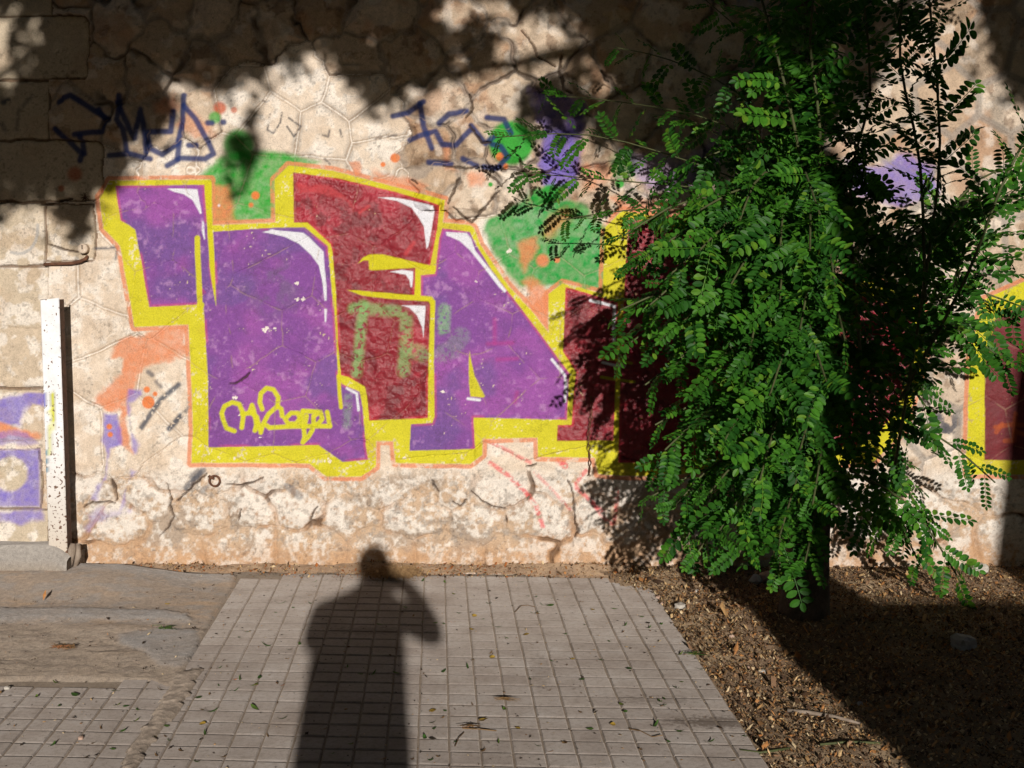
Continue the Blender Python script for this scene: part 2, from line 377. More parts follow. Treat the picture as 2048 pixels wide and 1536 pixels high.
def wall_fields(X, Z):
    """height (towards the street), colour, paint gloss and stone id for points of the wall face"""
    X = X.astype(np.float32); Z = Z.astype(np.float32)
    u, v = project(X, D, Z)
    u = u.astype(np.float32); v = v.astype(np.float32)
    n1 = fbm(u / 60, v / 60, 0); n2 = fbm(u / 22, v / 22, 4); n3 = fbm(u / 9, v / 9, 8, 3); n4 = vnoise(u / 3.5, v / 3.5, 12)
    nb = fbm(u / 160, v / 160, 2)
    # --- cells
    wa = np.where(v < 420, np.where((u > 420) & (u < 780) & (v > 130), 4, 26), 5) * smooth(1700, 1400, u) + np.where(v > 930, 14, 0)
    uw = u + wa * (fbm(u / 45, v / 45, 1, 3) - .5) * 2
    vw = v + wa * (fbm(u / 45, v / 45, 6, 3) - .5) * 2
    d1 = np.full(u.shape, 1e18, np.float32); d2 = d1.copy(); i1 = np.zeros(u.shape, np.int32); i2 = i1.copy()
    for k in range(len(SEED)):
        su, sv = SEED[k]
        an = 1.35 if SKIND[k] == 2 else 1.0
        q = (uw - su) ** 2 + ((vw - sv) * an) ** 2
        a = q < d1; b = ~a & (q < d2)
        d2 = np.where(a, d1, np.where(b, q, d2)); i2 = np.where(a, i1, np.where(b, k, i2))
        d1 = np.where(a, q, d1); i1 = np.where(a, k, i1)
    sep = np.sqrt(((SEED[i1] - SEED[i2]) ** 2).sum(-1)) + 1e-3
    e = (d2 - d1) / (2 * sep)                                   # distance to the joint, in survey units (about 2.5 mm)
    kind = SKIND[i1]
    sid = i1.copy()
    er = np.full(u.shape, -1e9, np.float32); ir = np.zeros(u.shape, np.int32)
    for k, (x0, y0, x1, y1) in enumerate(RECT):
        jx = u + 6 * (n2 - .5) + 10 * (n1 - .5); jy = v + 7 * (n2 - .5) + 8 * (n1 - .5)
        s_ = np.minimum(np.minimum(jx - x0, x1 - jx), np.minimum(jy - y0, y1 - jy))
        if k in (1, 3): s_ = np.minimum(s_, 18 - np.hypot(np.maximum(jx - (x1 - 18), 0), np.maximum(abs(jy - (y0 + y1) / 2) - (y1 - y0) / 2 + 18, 0)))
        a = s_ > er
        er = np.where(a, s_, er); ir = np.where(a, k, ir)
    inr = er > -3
    e = np.where(inr, er + 1.2, e); sid = np.where(inr, len(SEED) + ir, sid); kind = np.where(inr, 4, kind)
    jw = np.choose(kind, [5.5, 2.0, 6.5, 6.2, 2.2]).astype(np.float32)
    faint = inr & (v > 535) & (v < 1015) & ~((v > 768) & (v < 786)) & ~((v > 893) & (v < 1020) & (u > 70)) & ~((v > 1008))
    jw = np.where(faint, 1.0, jw)
    jw = jw * np.where(kind == 0, .5 + 1.1 * fbm(u / 70, v / 70, 3, 2), 1)
    rnd = STONE_RND[sid]
    instone = smooth(0.6, 1.7, e / jw)
    # --- relief
    dome = smooth(0, 1, e / np.choose(kind, [34, 16, 36, 26, 9]))
    proud = np.choose(kind, [.030, .002, .012, .006, .004]) * (.6 + .8 * rnd[:, 0])
    hgt = proud * dome
    hgt += np.where(kind == 0, (n1 - .5) * .030 + (rnd[:, 1] - .5) * .022 * dome, 0) + np.where(kind == 2, (n1 - .5) * .016, 0)
    hgt += np.where(kind == 3, (n1 - .5) * .008, 0)
    hgt += (n2 - .5) * np.choose(kind, [.010, .0035, .009, .004, .003]) + (n3 - .5) * np.choose(kind, [.005, .0016, .004, .002, .0016])
    groove = (1 - smooth(0.0, 1.0, e / jw))
    crev = smooth(.47, .62, fbm(u / 55, v / 55, 9, 3))           # where a joint has opened to a dark crack
    dep = np.choose(kind, [.006, .006, .006, .002, .016]) + np.where((kind == 0) & ~inr, .018 * crev, 0) + np.where(kind == 2, .022 * crev * smooth(.58, .66, n1), 0)
    dep = np.where(faint, .002, dep)
    hgt -= groove * dep
    crk_ = np.zeros(len(u))
    for pts, wd in CRACK:
        xs = [p[0] for p in pts]; ys = [p[1] for p in pts]
        i = np.nonzero((u > min(xs) - 12) & (u < max(xs) + 12) & (v > min(ys) - 12) & (v < max(ys) + 12))[0]
        if len(i):
            d_, t_ = sd_line(u[i] + 7 * (n3[i] - .5), v[i] + 7 * (n2[i] - .5), pts)
            w_ = wd * (.35 + .75 * np.sin(np.pi * np.clip(t_ * .9 + .05, 0, 1)))
            crk_[i] = np.maximum(crk_[i], 1 - smooth(w_ * .45, w_ * .45 + 1.6, d_))
    hgt -= crk_ * .022
    ridge = (kind == 3) | ((kind == 1) & (rnd[:, 3] > .45))
    hgt += np.where(ridge, .0035 * (1 - smooth(.8, 1.8, e)), 0)   # tooled pointing
    hgt += smooth(-.1, .5, (nb - .5)) * .004
    # --- bare colours
    cream = lin(226, 208, 188); white = lin(238, 228, 216); beige = lin(206, 184, 160); tan = lin(186, 158, 130); rust = lin(176, 126, 90)
    gray = lin(158, 148, 138); earth = lin(200, 156, 116); lblock = lin(200, 184, 160); brown = lin(120, 88, 62)
    def mx(c, b, f): return c + (b - c) * f[:, None]
    c = np.empty((len(u), 3)); c[:] = cream
    c = mx(c, white, smooth(.45, .65, n2) * .8)
    c = mx(c, beige, smooth(.5, .68, n1) * .6)
    up = (kind == 0) | (kind == 3)
    sc_ = beige + (np.where(rnd[:, 2:3] > .5, tan, cream) - beige) * (rnd[:, 1:2] * .9)
    c = np.where(up[:, None], sc_, c)
    c = mx(c, rust, np.where(up, smooth(.56, .74, n1) * .5, 0))
    c = mx(c, brown, np.where(up, smooth(.60, .74, n2) * .5, 0))
    c = mx(c, white, np.where(up, smooth(.56, .7, fbm(u / 30, v / 30, 7)) * .45, 0))
    mort = gray * (.8 + .4 * n2[:, None])
    c = mx(c, mort, np.where(kind == 3, (1 - instone) * .75, np.where(kind == 0, (1 - instone) * .65, 0)))
    # footing: flaking limewash on orange stone, earthy mortar between
    ft = smooth(925, 965, v)
    flake = smooth(.40, .60, .6 * fbm(u / 9, v / 9, 5, 4, .65) + .4 * n1 + (.015 + .12 * smooth(1000, 1070, v)) * (dome - .5) - .0007 * (v - 1040))
    cf = tan * .35 + beige * .45 + earth * .2
    cf = np.tile(cf, (len(u), 1)); cf = mx(cf, gray, smooth(.5, .68, fbm(u / 40, v / 40, 10)) * .55); cf = mx(cf, rust, smooth(.55, .7, n1) * .45)
    cf = mx(cf, white * .94, flake * (.6 + .35 * instone)); cf = mx(cf, gray * 1.05, smooth(.60, .70, fbm(u / 11, v / 11, 9, 4, .6)) * .6)
    cf = mx(cf, earth, smooth(1062, 1118, v + 40 * (n1 - .5)) * .72 * (1 - .5 * flake))
    cf = mx(cf, earth * .85, (1 - instone) * (.10 + .55 * smooth(1000, 1080, v)) * smooth(.35, .6, n1))
    c = mx(c, cf, np.where(inr, 0, ft))
    fl2 = smooth(.52, .58, fbm(u / 18, v / 18, 11, 5, .6)) * smooth(380, 450, v) * (1 - ft)
    c = mx(c, beige * .93, np.where((kind == 1) & (u < 420), fl2 * .4, 0))
    # dressed blocks
    cb = lblock + (beige - lblock) * (rnd[:, :1] * .8); cb = mx(cb, white, smooth(.48, .62, n2) * smooth(380, 520, v) * .75); cb = mx(cb, tan, smooth(.55, .7, n1) * .35)
    c = np.where(inr[:, None], cb, c)
    # joint dirt
    c = mx(c, brown * .7, np.where(kind == 4, groove * np.where(faint, .25, .8), 0))
    c = mx(c, gray * 1.0, np.where(kind == 1, (1 - smooth(4, 14, e)) * .55 * smooth(.35, .55, n1) * smooth(460, 300, v), 0))
    c = mx(c, tan * .8, np.where(kind == 1, (1 - smooth(.8, 1.6, abs(e - 2.8))) * .55, 0)); c = mx(c, white, np.where(kind == 1, (1 - smooth(.5, 1.5, e)) * .8, 0))
    c = mx(c, brown * .45, groove * np.where(kind == 0, .6 * crev, np.where(kind == 2, .8 * crev * smooth(.58, .66, n1), 0)))
    c *= (.86 + .28 * n3)[:, None]
    pits = smooth(.74, .82, vnoise(u / 4.2, v / 4.2, 14)) * smooth(.45, .6, n2)
    c = mx(c, c * .55, pits * .7)
    gloss = np.zeros(len(u)); pt = np.zeros(len(u))
    # --- paint
    def sub(pts, pad):
        xs = [p[0] for p in pts]; ys = [p[1] for p in pts]
        return np.nonzero((u > min(xs) - pad) & (u < max(xs) + pad) & (v > min(ys) - pad) & (v < max(ys) + pad))[0]
    def lay(idx, a, rgb, g=None):
        a = a[:, None]
        c[idx] = c[idx] * (1 - a) + rgb * a
        pt[idx] = np.maximum(pt[idx] * (1 - a[:, 0]), a[:, 0])
        if g is not None: gloss[idx] = gloss[idx] * (1 - a[:, 0]) + g * a[:, 0]
    def spray(poly, rgb, soft=14, al=.9, jit=14):
        i = sub(poly, soft + jit)
        if not len(i): return
        d = sd_poly(u[i], v[i], poly) + jit * (n2[i] - .5) * 1.6
        a = al * (1 - smooth(-soft, soft * .6, d)) * (.75 + .5 * (n3[i] - .25))
        lay(i, np.clip(a, 0, 1), rgb, .15)
    def disc(cu, cv, r, rgb, soft=3, al=.95):
        i = sub([(cu, cv)], r + soft + 2)
        if not len(i): return
        lay(i, al * (1 - smooth(r - soft, r + soft * .5, np.hypot(u[i] - cu, v[i] - cv))), rgb, .15)
    def stroke(pts, wd, rgb, soft=1.5, al=.95, g=.25, taper=False, grain=0):
        i = sub(pts, wd + 6)
        if not len(i): return
        d, tt = sd_line(u[i], v[i], pts)
        ww = wd * .5 * (1 + .15 * (n3[i] - .5)) * ((1 - .7 * tt) if taper else 1)
        a = al * (1 - smooth(ww - soft, ww + soft, d))
        if grain: a = a * smooth(.25, .25 + grain, n4[i] * .5 + n3[i] * .5)
        lay(i, a, rgb, g)
    green = lin(30, 158, 42); green2 = lin(6, 152, 58); org = lin(222, 134, 88); org2 = lin(226, 124, 62); lav = lin(124, 108, 196); lav2 = lin(104, 84, 168)
    yel = lin(208, 199, 12); wht = lin(226, 226, 232); navy = lin(28, 48, 104); slate = lin(62, 70, 86); red = lin(226, 66, 78)
    spray(P(395, 352, 432, 318, 470, 300, 520, 300, 560, 305, 640, 322, 610, 345, 580, 340, 552, 362, 552, 440, 424, 452, 416, 362), green, 9, .95, 8)
    disc(478, 290, 33, green, 10, .85)
    spray(K(1, 1260, 260, 1420, 260, 1500, 480, 1470, 560, 1500, 640, 1260, 670), org, 9, .9, 8)
    disc(511, 391, 9, org2); disc(502, 410, 5.5, org2); disc(438, 411, 3, wht)
    disc(1022, 286, 46, green, 7, .95); disc(1000, 314, 9, org2); disc(1011, 332, 6, org2)
    spray(P(1060, 175, 1130, 185, 1175, 210, 1165, 270, 1160, 330, 1152, 372, 1080, 372, 1078, 300, 1085, 260, 1065, 220), lav2, 10, .85, 16)
    spray(P(1085, 262, 1150, 258, 1150, 372, 1083, 374), lav, 8, .7, 8)
    spray(K(3, 300, 720, 360, 600, 520, 560, 700, 430, 760, 370, 850, 290, 1000, 265, 1150, 280, 1160, 400, 1230, 380, 1390, 470, 1470, 640, 1600, 700, 1590, 1370, 1160, 1260, 1000, 1350, 720, 1320, 400, 900), green2, 9, .95, 14)
    spray(K(3, 850, 300, 1000, 268, 1150, 290, 1150, 400, 900, 500, 840, 420), green, 6, .8, 5)
    spray(K(3, 660, 830, 880, 780, 900, 900, 830, 1050, 760, 1150, 690, 960), org, 9, .9, 10)
    spray(K(3, 900, 760, 1040, 560, 1200, 480, 1300, 520, 1260, 640, 1000, 820), org, 14, .65, 14)
    spray(K(3, 720, 1240, 850, 1190, 1000, 1260, 1030, 1380, 1010, 1600, 900, 1560), org, 9, .9, 12)
    spray(K(6, 420, 0, 700, 0, 700, 340, 640, 300), org, 6, .8, 10)
    disc(1114, 520, 6.5, org, 2); disc(1085, 521, 14, org, 6)
    spray(K(3, 1350, 60, 1650, 0, 1720, 120, 1600, 260, 1480, 330, 1320, 370), org, 14, .6, 18); disc(1239, 367, 10, green, 3, .9); disc(1250, 330, 34, green, 16, .35)
    spray(K(3, 150, 130, 330, 120, 380, 200, 330, 260, 200, 270), org, 9, .7, 8); disc(981, 369, 5, green, 2)
    spray(P(1240, 300, 1380, 320, 1440, 250, 1470, 300, 1400, 380, 1290, 390), lav, 18, .55, 26)
    spray(P(1690, 320, 1760, 330, 1800, 300, 1870, 330, 1880, 390, 1800, 420, 1740, 400, 1700, 390), lav, 12, .8, 16)
    spray(P(1220, 395, 1330, 400, 1420, 430, 1400, 455, 1290, 440, 1240, 420), org, 9, .8, 10)
    spray(P(1640, 350, 1700, 350, 1690, 400, 1650, 390), org, 10, .7, 10)
    spray(P(300, 200, 350, 190, 365, 215, 330, 235, 310, 230), org, 12, .55, 10); spray(P(350, 250, 380, 215, 420, 250, 430, 270, 390, 280), org, 9, .55, 10)
    disc(440, 216, 14, lin(196, 84, 40), 6, .8); disc(468, 220, 7, lin(196, 84, 40), 3, .7); disc(430, 235, 13, green, 5, .75)
    disc(150, 348, 16, lin(190, 92, 50), 8, .7); disc(123, 377, 7, lin(190, 92, 50), 3, .7)
    spray(P(695, 322, 722, 320, 726, 350, 710, 352), org, 5, .8, 6); disc(790, 316, 10, org2, 3); disc(766, 329, 5.5, org2, 2)
    spray(P(740, 340, 800, 350, 860, 372, 830, 385, 760, 365), org, 8, .7, 10); spray(P(880, 290, 905, 290, 900, 330, 925, 345, 890, 340), org, 8, .55, 8)
    # left of the letters
    spray(K('q', 700, 530, 900, 470, 1090, 440, 1095, 610, 900, 660, 830, 690, 790, 800, 745, 880, 755, 1000, 770, 1180, 700, 1150, 700, 960, 580, 930, 530, 900, 600, 830, 640, 780, 700, 720, 720, 640, 640, 640), org, 7, .9, 16)
    spray(K('l', -20, 300, 100, 240, 380, 235, 500, 255, 440, 380, 330, 330, 260, 470, 220, 600, 100, 560, -20, 520), lav, 6, .9, 12)
    spray(K('l', -20, 530, 180, 580, 420, 660, 420, 720, 200, 680, -20, 690), org2, 5, .75, 10); spray(K('l', -20, 640, 200, 600, 300, 660, 420, 760, 100, 770, -20, 770), lav, 6, .6, 10)
    blk = K('l', -40, 812, 405, 812, 412, 1400, -40, 1400)
    i = sub(blk, 10)
    if len(i):
        d = np.maximum(sd_poly(u[i], v[i], blk), 34 - np.hypot(u[i] - 22, v[i] - 948) + 8 * (n2[i] - .5))
        lay(i, .85 * (1 - smooth(-5, 4, d)) * (.6 + .6 * n3[i]), lav, .1)
    spray(K('l', -20, 1440, 430, 1430, 430, 1530, 300, 1560, 150, 1580, -20, 1560), lav, 8, .8, 12)
    spray(K('l', 1060, 440, 1210, 440, 1240, 700, 1260, 780, 1120, 800, 1100, 1130, 1050, 1140, 1100, 850, 1050, 720), lav, 6, .85, 9)
    spray(K('l', 1320, 200, 1450, 200, 1480, 260, 1330, 340, 1350, 600, 1420, 770, 1390, 850, 1350, 800, 1330, 600, 1290, 320), lav, 6, .75, 8)
    spray(K('l', 1340, 1020, 1400, 1040, 1320, 1160, 1290, 1300, 1250, 1430, 1230, 1420), lav, 6, .7, 9); spray(K('l', 1010, 1160, 1060, 1150, 1000, 1330, 930, 1330), lav, 6, .6, 9)
    spray(K('l', 880, 1460, 1000, 1430, 1330, 1440, 1100, 1560, 900, 1640), lav, 10, .45, 18)
    for a_, b_, r_ in ((1505, 200, 35), (1590, 245, 27), (1520, 330, 68), (1120, 580, 32), (1130, 660, 30)):
        disc(a_ * .1953, 740 + b_ * .1953, r_ * .1953, org2, 2.2)
    for pts, wd, al in DARK: stroke(pts, wd * 1.35, slate, 3.4, al, .05, grain=.12)
    stroke(K('s', 520, 480, 515, 600, 490, 700, 420, 810, 330, 860, 250, 870, 160, 850), 6, lin(176, 172, 168), 1.5, .8)
    for pts in NAVY: stroke(pts, 11.5, navy, 3.0, .9, .1)
    for pts, wd, al in BLACK: stroke(pts, wd * 1.5, slate * .5, 1.6, al, .05, grain=.25)
    for pts, wd, al in RED: stroke(pts, wd * 2, red, 2.6, al, .1, grain=.35)
    i = sub(P(1845, 820, 1930, 900), 12)
    if len(i): lay(i, .8 * smooth(.52, .6, n2[i]) * (1 - smooth(20, 46, np.hypot(u[i] - 1885, v[i] - 850))), slate, 0)
    # the big letters
    for Y in (YEL, YEL_R):
        i = sub(Y, 16)
        if not len(i): continue
        d = sd_poly(u[i], v[i], Y) + 1.6 * (n3[i] - .5)
        worn = smooth(.30, .40, n2[i] + .12 * (n4[i] - .5))
        bare = smooth(0, 60, abs(u[i] - 200))                    # the outline fades at the far left
        lay(i, .9 * (1 - smooth(7.5, 10, d)) * smooth(-1, 1.5, d - 1.6 * (n1[i] - .35)) * (.3 + .6 * worn), org, .2)
        scuff = 1 - .55 * smooth(.66, .75, n2[i] * .6 + n4[i] * .4)
        yc = yel * (.90 + .2 * n2[i][:, None]); 
        yc = yc + (lin(196, 170, 60) - yc) * (smooth(.58, .75, n1[i]) * .35)[:, None]
        lay(i, .97 * (1 - smooth(-1.2, 1.2, d)) * scuff, yc, .25)
    def fill(poly, base, alts, g, edge=None):
        i = sub(poly, 6)
        if not len(i): return
        d = sd_poly(u[i], v[i], poly) + 1.2 * (n3[i] - .5)
        cc = np.tile(base, (len(i), 1)).astype(float)
        for al, nz, lo, hi, am in alts:
            f = smooth(lo, hi, nz[i]) * am
            cc = cc + (al - cc) * f[:, None]
        if edge is not None:
            f = (1 - smooth(1.5, 7, -d)) * smooth(.42, .6, n1[i]) * .7
            cc = cc + (edge - cc) * f[:, None]
        cc = cc * (.88 + .24 * n3[i][:, None])
        fleck = 1 - .8 * smooth(.83, .88, n4[i] * .62 + n2[i] * .38)
        lay(i, .98 * (1 - smooth(-1.2, 1.2, d)) * fleck, cc, g)
    nA = fbm(u / 75, v / 75, 12); nB = fbm(u / 34, v / 34, 13, 4, .6)
    pur = lin(126, 66, 150); mag = lin(152, 76, 162); vio = lin(106, 74, 146); gpu = lin(112, 92, 128); pink = lin(196, 70, 120)
    nC = fbm(u / 130, v / 130, 15, 3); pa = [(mag, .6 * nC + .4 * nA, .46, .60, .85), (vio, fbm(u / 95, v / 95, 7, 4), .5, .66, .7), (lin(96, 62, 120), n2, .62, .8, .3), (lin(196, 150, 196), .5 * n3 + .5 * nB, .58, .72, .4), (lin(176, 112, 182), n4, .70, .95, .3)]
    fill(PUR1, pur, pa, .25, pink)
    fill(PUR2, pur, pa, .25, pink)
    i = sub(K(1, 1500, 960, 2048, 1500), 60)
    if len(i): lay(i, .6 * smooth(.35, .6, nB[i]) * (1 - smooth(30, 75, np.hypot(u[i] - 545, (v[i] - 570) * .9))), gpu, .2)
    fill(PUR3, pur, pa, .25, pink)
    mr = lin(140, 24, 50); ma = [(lin(176, 40, 66), nA, .52, .68, .7), (lin(104, 22, 44), nB, .52, .68, .7), (lin(190, 110, 120), n3, .7, .85, .3)]
    for pol in (MAR1, MAR2, MAR3): fill(pol, mr, ma, 1.0, lin(206, 52, 72))
    fill(MAR4, lin(112, 24, 44), ma[1:2], .5)
    spray(K(2, 250, 230, 600, 270, 820, 400, 870, 500, 740, 400, 560, 340, 300, 350), lin(206, 62, 66), 6, .6, 10)
    stroke(K(2, 920, 540, 1010, 470), 6, lin(206, 62, 66), 3, .6); stroke(K(2, 1390, 960, 1470, 850), 8, lin(206, 62, 66), 4, .6)
    for pts, wd, al in GREEND: stroke(pts, wd * 2, lin(120, 190, 110), 6, al, .3, grain=.25)
    for a_ in (K(6, 150, 250, 150, 490), K(6, 80, 500, 330, 490), K(6, 180, 660, 380, 650), K(6, 380, 1000, 360, 1100)): stroke(a_, 8, lin(180, 50, 130), 4, .45)
    for pol in YTOP:
        i = sub(pol, 5)
        if len(i): lay(i, .96 * (1 - smooth(-1.2, 1.2, sd_poly(u[i], v[i], pol) + n3[i] - .5)), yel * .97, .25)
    stroke(K(1, 1100, 800, 1105, 1000, 1128, 1536) + K(4, 835, 100), 11.5, yel, 1.3)
    stroke(K(5, 395, 830, 405, 1000, 420, 1150), 8, yel, 1.3, taper=False)
    stroke(K(6, 1240, 640, 1400, 665, 1550, 700), 5, yel * .8, 1.5); stroke(K(6, 1240, 840, 1400, 865, 1580, 890), 5, yel * .8, 1.5)
    for pol in WHT:
        i = sub(pol, 5)
        if len(i): lay(i, .97 * (1 - smooth(-1.2, 1.2, sd_poly(u[i], v[i], pol))), wht, .25)
    for pts, wd in WLINE: stroke(pts, wd, wht, 1.3)
    for pts in TAGY: stroke(pts, 9.5, lin(208, 204, 20), 1.6, .95)
    for pts in (K('r', 1750, 380, 1950, 350, 2060, 360), K('r', 1820, 350, 1760, 430), K('r', 1960, 240, 1950, 400, 1940, 520, 1850, 520), K('r', 1950, 420, 2060, 460)):
        stroke(pts, 9, lin(170, 78, 34), 2, .7)
    # flaked spots: plaster showing through the paint
    for f, a_, b_, r_ in ((4, 1500, 360, 60), (4, 1590, 350, 30), (4, 1180, 1050, 25), (7, 705, 465, 38), (4, 1840, 40, 55), (2, 285, 1265, 30), (2, 330, 1420, 45), (3, 265, 1245, 24), (5, 1465, 990, 45),
                          (3, 600, 930, 45), (7, 660, 900, 45), (7, 1630, 930, 50), (7, 925, 690, 15), (8, 345, 590, 25)):
        (cu, cv), = K(f, a_, b_)
        r_ *= .1953
        i = sub([(cu, cv)], r_ * 1.6)
        if len(i):
            d = np.hypot(u[i] - cu, (v[i] - cv) * 1.5) / r_ + (fbm(u[i] / 5, v[i] / 5, 9, 3) - .5) * 1.9
            lay(i, .95 * (1 - smooth(.45, .6, d)), white, 0)
    # paint runs thin and dirt gathers along the joints
    pj = (1 - smooth(.7, 2.0, e)) * smooth(.35, .62, n2) * np.where(gloss > .6, .4, .8)
    c = mx(c, lin(168, 140, 110), np.where((pt > .4) & (v < 940), pj * .5, 0))
    hgt += np.clip((gloss - .4) * 2, 0, 1) * ((ridged((u * .8 + v * .6) / 27 + 2.2 * n1 + .8 * n2, (v * .8 - u * .6) / 27 + 2.2 * nb + .8 * n3, 5, 3) - .6) * .014 + (n3 - .5) * .006)
    c = mx(c, brown * .28, crk_ * .85)
    inst = (e > jw * .55) & ~((v > 1105) & ~inr)
    return hgt, np.clip(c, .004, .9), gloss, np.where(inst, sid, -1)

WALL_STEP = 0.0046
# ---- wall material
m, t, b = new_mat('painted_stone')
at = node(t, 'ShaderNodeAttribute', attribute_name='Col'); gl = node(t, 'ShaderNodeAttribute', attribute_name='gloss')
vec = pos(t)
nf = noise_node(t, 140, 5, .65, vec); ng = noise_node(t, 900, 3, .6, vec); nm = noise_node(t, 38, 6, .62, vec)
fac = ramp(t, nf.outputs[0], [(.28, (.74,) * 3), (.5, (.98,) * 3), (.72, (1.12,) * 3)])
c1 = mixc(t, 1.0, at.outputs['Color'], fac.outputs[0], 'MULTIPLY')
fac2 = ramp(t, ng.outputs[0], [(.3, (.82,) * 3), (.6, (1.04,) * 3)])
c2 = mixc(t, .8, c1, fac2.outputs[0], 'MULTIPLY')
# hairline cracks and tiny flakes
vo = node(t, 'ShaderNodeTexVoronoi', feature='DISTANCE_TO_EDGE'); vo.inputs['Scale'].default_value = 17
wv = node(t, 'ShaderNodeVectorMath', operation='ADD'); sv = node(t, 'ShaderNodeVectorMath', operation='SCALE'); sv.inputs['Scale'].default_value = .09
t.links.new(nm.outputs['Color'], sv.inputs[0]); t.links.new(vec, wv.inputs[0]); t.links.new(sv.outputs[0], wv.inputs[1]); t.links.new(wv.outputs[0], vo.inputs['Vector'])
crk = ramp(t, vo.outputs['Distance'], [(0.0, (1,) * 3), (.018, (0,) * 3)])
nk = noise_node(t, 4.5, 3, .5, vec); kr = ramp(t, nk.outputs[0], [(.47, (0,) * 3), (.62, (1,) * 3)])
cf_ = maths(t, 'MULTIPLY', maths(t, 'MULTIPLY', crk.outputs[0], kr.outputs[0]), .55)
c3 = mixc(t, cf_, c2, (.09, .06, .045))
t.links.new(c3, b.inputs['Base Color'])
rr = node(t, 'ShaderNodeMapRange'); rr.inputs['To Min'].default_value = .88; rr.inputs['To Max'].default_value = .30
t.links.new(gl.outputs['Fac'], rr.inputs['Value']); t.links.new(rr.outputs[0], b.inputs['Roughness'])
b.inputs['Specular IOR Level'].default_value = .35
hh = maths(t, 'ADD', maths(t, 'MULTIPLY', nf.outputs[0], .6), maths(t, 'ADD', maths(t, 'MULTIPLY', nm.outputs[0], 1.6), maths(t, 'MULTIPLY', ng.outputs[0], .14)))
hh = maths(t, 'SUBTRACT', hh, maths(t, 'MULTIPLY', cf_, .6))
bump(t, b, hh, .55, .006)
M_WALL = m

wall = tag(empty('stone_wall', (0, D, 0)), 'old rubble stone retaining wall with big purple and maroon letters sprayed on it', 'wall')
def grid(x0, x1, z0, z1, st):
    nx, nz = int(round((x1 - x0) / st)) + 1, int(round((z1 - z0) / st)) + 1
    xs, zs = np.linspace(x0, x1, nx), np.linspace(z0, z1, nz)
    Xg, Zg = np.meshgrid(xs, zs)
    ii = np.arange(nx * nz).reshape(nz, nx)
    Q = np.stack([ii[:-1, :-1], ii[:-1, 1:], ii[1:, 1:], ii[1:, :-1]], -1).reshape(-1, 4)
    return Xg.ravel(), Zg.ravel(), Q
WX, WZ = 2.62, 2.94
X_, Z_, Q_ = grid(-WX, WX, -.02, WZ, WALL_STEP)
hg, cl, gs, sid = wall_fields(X_, Z_)
sd = sid[Q_]
fid = np.where((sd[:, 0] == sd[:, 1]) & (sd[:, 1] == sd[:, 2]) & (sd[:, 2] == sd[:, 3]), sd[:, 0], -1)
Vw = np.stack([X_, -hg, Z_], -1)                              # local to the wall's own origin
order = np.argsort(fid, kind='stable'); fs = fid[order]
cuts = np.nonzero(np.diff(fs))[0] + 1
small = []
for grp in np.split(order, cuts):
    k = fid[grp[0]]
    if k >= 0 and len(grp) < 60: small.append(grp); continue
    if k < 0: small.append(grp); continue
    vs, inv = np.unique(Q_[grp].ravel(), return_inverse=True)
    me = mesh_np('stone', Vw[vs], inv.reshape(-1, 4), True, cl[vs], {'gloss': gs[vs]})
    me.materials.append(M_WALL)
    link(bpy.data.objects.new('stone', me), wall)
grp = np.concatenate(small)
vs, inv = np.unique(Q_[grp].ravel(), return_inverse=True)
me = mesh_np('mortar', Vw[vs], inv.reshape(-1, 4), True, cl[vs], {'gloss': gs[vs]})
me.materials.append(M_WALL)
link(bpy.data.objects.new('mortar', me), wall)
# the wall goes on outside the picture: coarser relief, and a solid body behind
for (x0, x1, z0, z1) in ((-5.5, -WX, -.02, 4.2), (WX, 5.5, -.02, 4.2), (-WX, WX, WZ, 4.2)):
    Xe, Ze, Qe = grid(x0, x1, z0, z1, .04)
    he, ce, ge, _ = wall_fields(Xe, Ze)
    me = mesh_np('wall_face', np.stack([Xe, -he, Ze], -1), Qe, True, ce, {'gloss': ge})
    me.materials.append(M_WALL)
    link(bpy.data.objects.new('wall_face', me), wall)
M_CORE = simple_mat('wall_core', (.30, .25, .2), (.38, .33, .27), 12)
mb = MB(); mb.box((-5.5, .06, -.3), (5.5, .6, 4.16)); mb.build('wall_core', M_CORE, wall)
mb = MB(); mb.box((-5.5, -.05, 4.2), (5.5, .62, 4.3)); mb.build('coping', M_CORE, wall, bevel=.012)
# ------------------------------------------------------------------ ground, paving, patch, soil
def ground_mat(name, c1, c2, c3, s1, s2, dr=1.0, rough=.85, bk=.5, bd=.004, attr=False):
    m, t, b = new_mat(name)
    vec = pos(t)
    a = noise_node(t, s1, 5, .6, vec); f = noise_node(t, s2, 4, .65, vec); g = noise_node(t, s2 * 5, 3, .6, vec)
    if attr:
        at = node(t, 'ShaderNodeAttribute', attribute_name='Col'); base = at.outputs['Color']
    else:
        base = ramp(t, a.outputs[0], [(.3, tuple(c1)), (.52, tuple(c2)), (.75, tuple(c3))]).outputs[0]
    k = ramp(t, f.outputs[0], [(.3, (.78,) * 3), (.7, (1.12,) * 3)])
    c = mixc(t, 1, base, k.outputs[0], 'MULTIPLY')
    k2 = ramp(t, g.outputs[0], [(.32, (.66,) * 3), (.5, (1,) * 3), (.72, (1.16,) * 3)])
    c = mixc(t, .8, c, k2.outputs[0], 'MULTIPLY')
    t.links.new(c, b.inputs['Base Color'])
    b.inputs['Roughness'].default_value = rough; b.inputs['Diffuse Roughness'].default_value = dr; b.inputs['Specular IOR Level'].default_value = .25
    bump(t, b, maths(t, 'ADD', maths(t, 'MULTIPLY', f.outputs[0], 1.0), maths(t, 'MULTIPLY', g.outputs[0], .35)), bk, bd)
    return m
M_EARTH = ground_mat('earth', (.12, .085, .055), (.17, .12, .08), (.22, .16, .11), 3, 40)
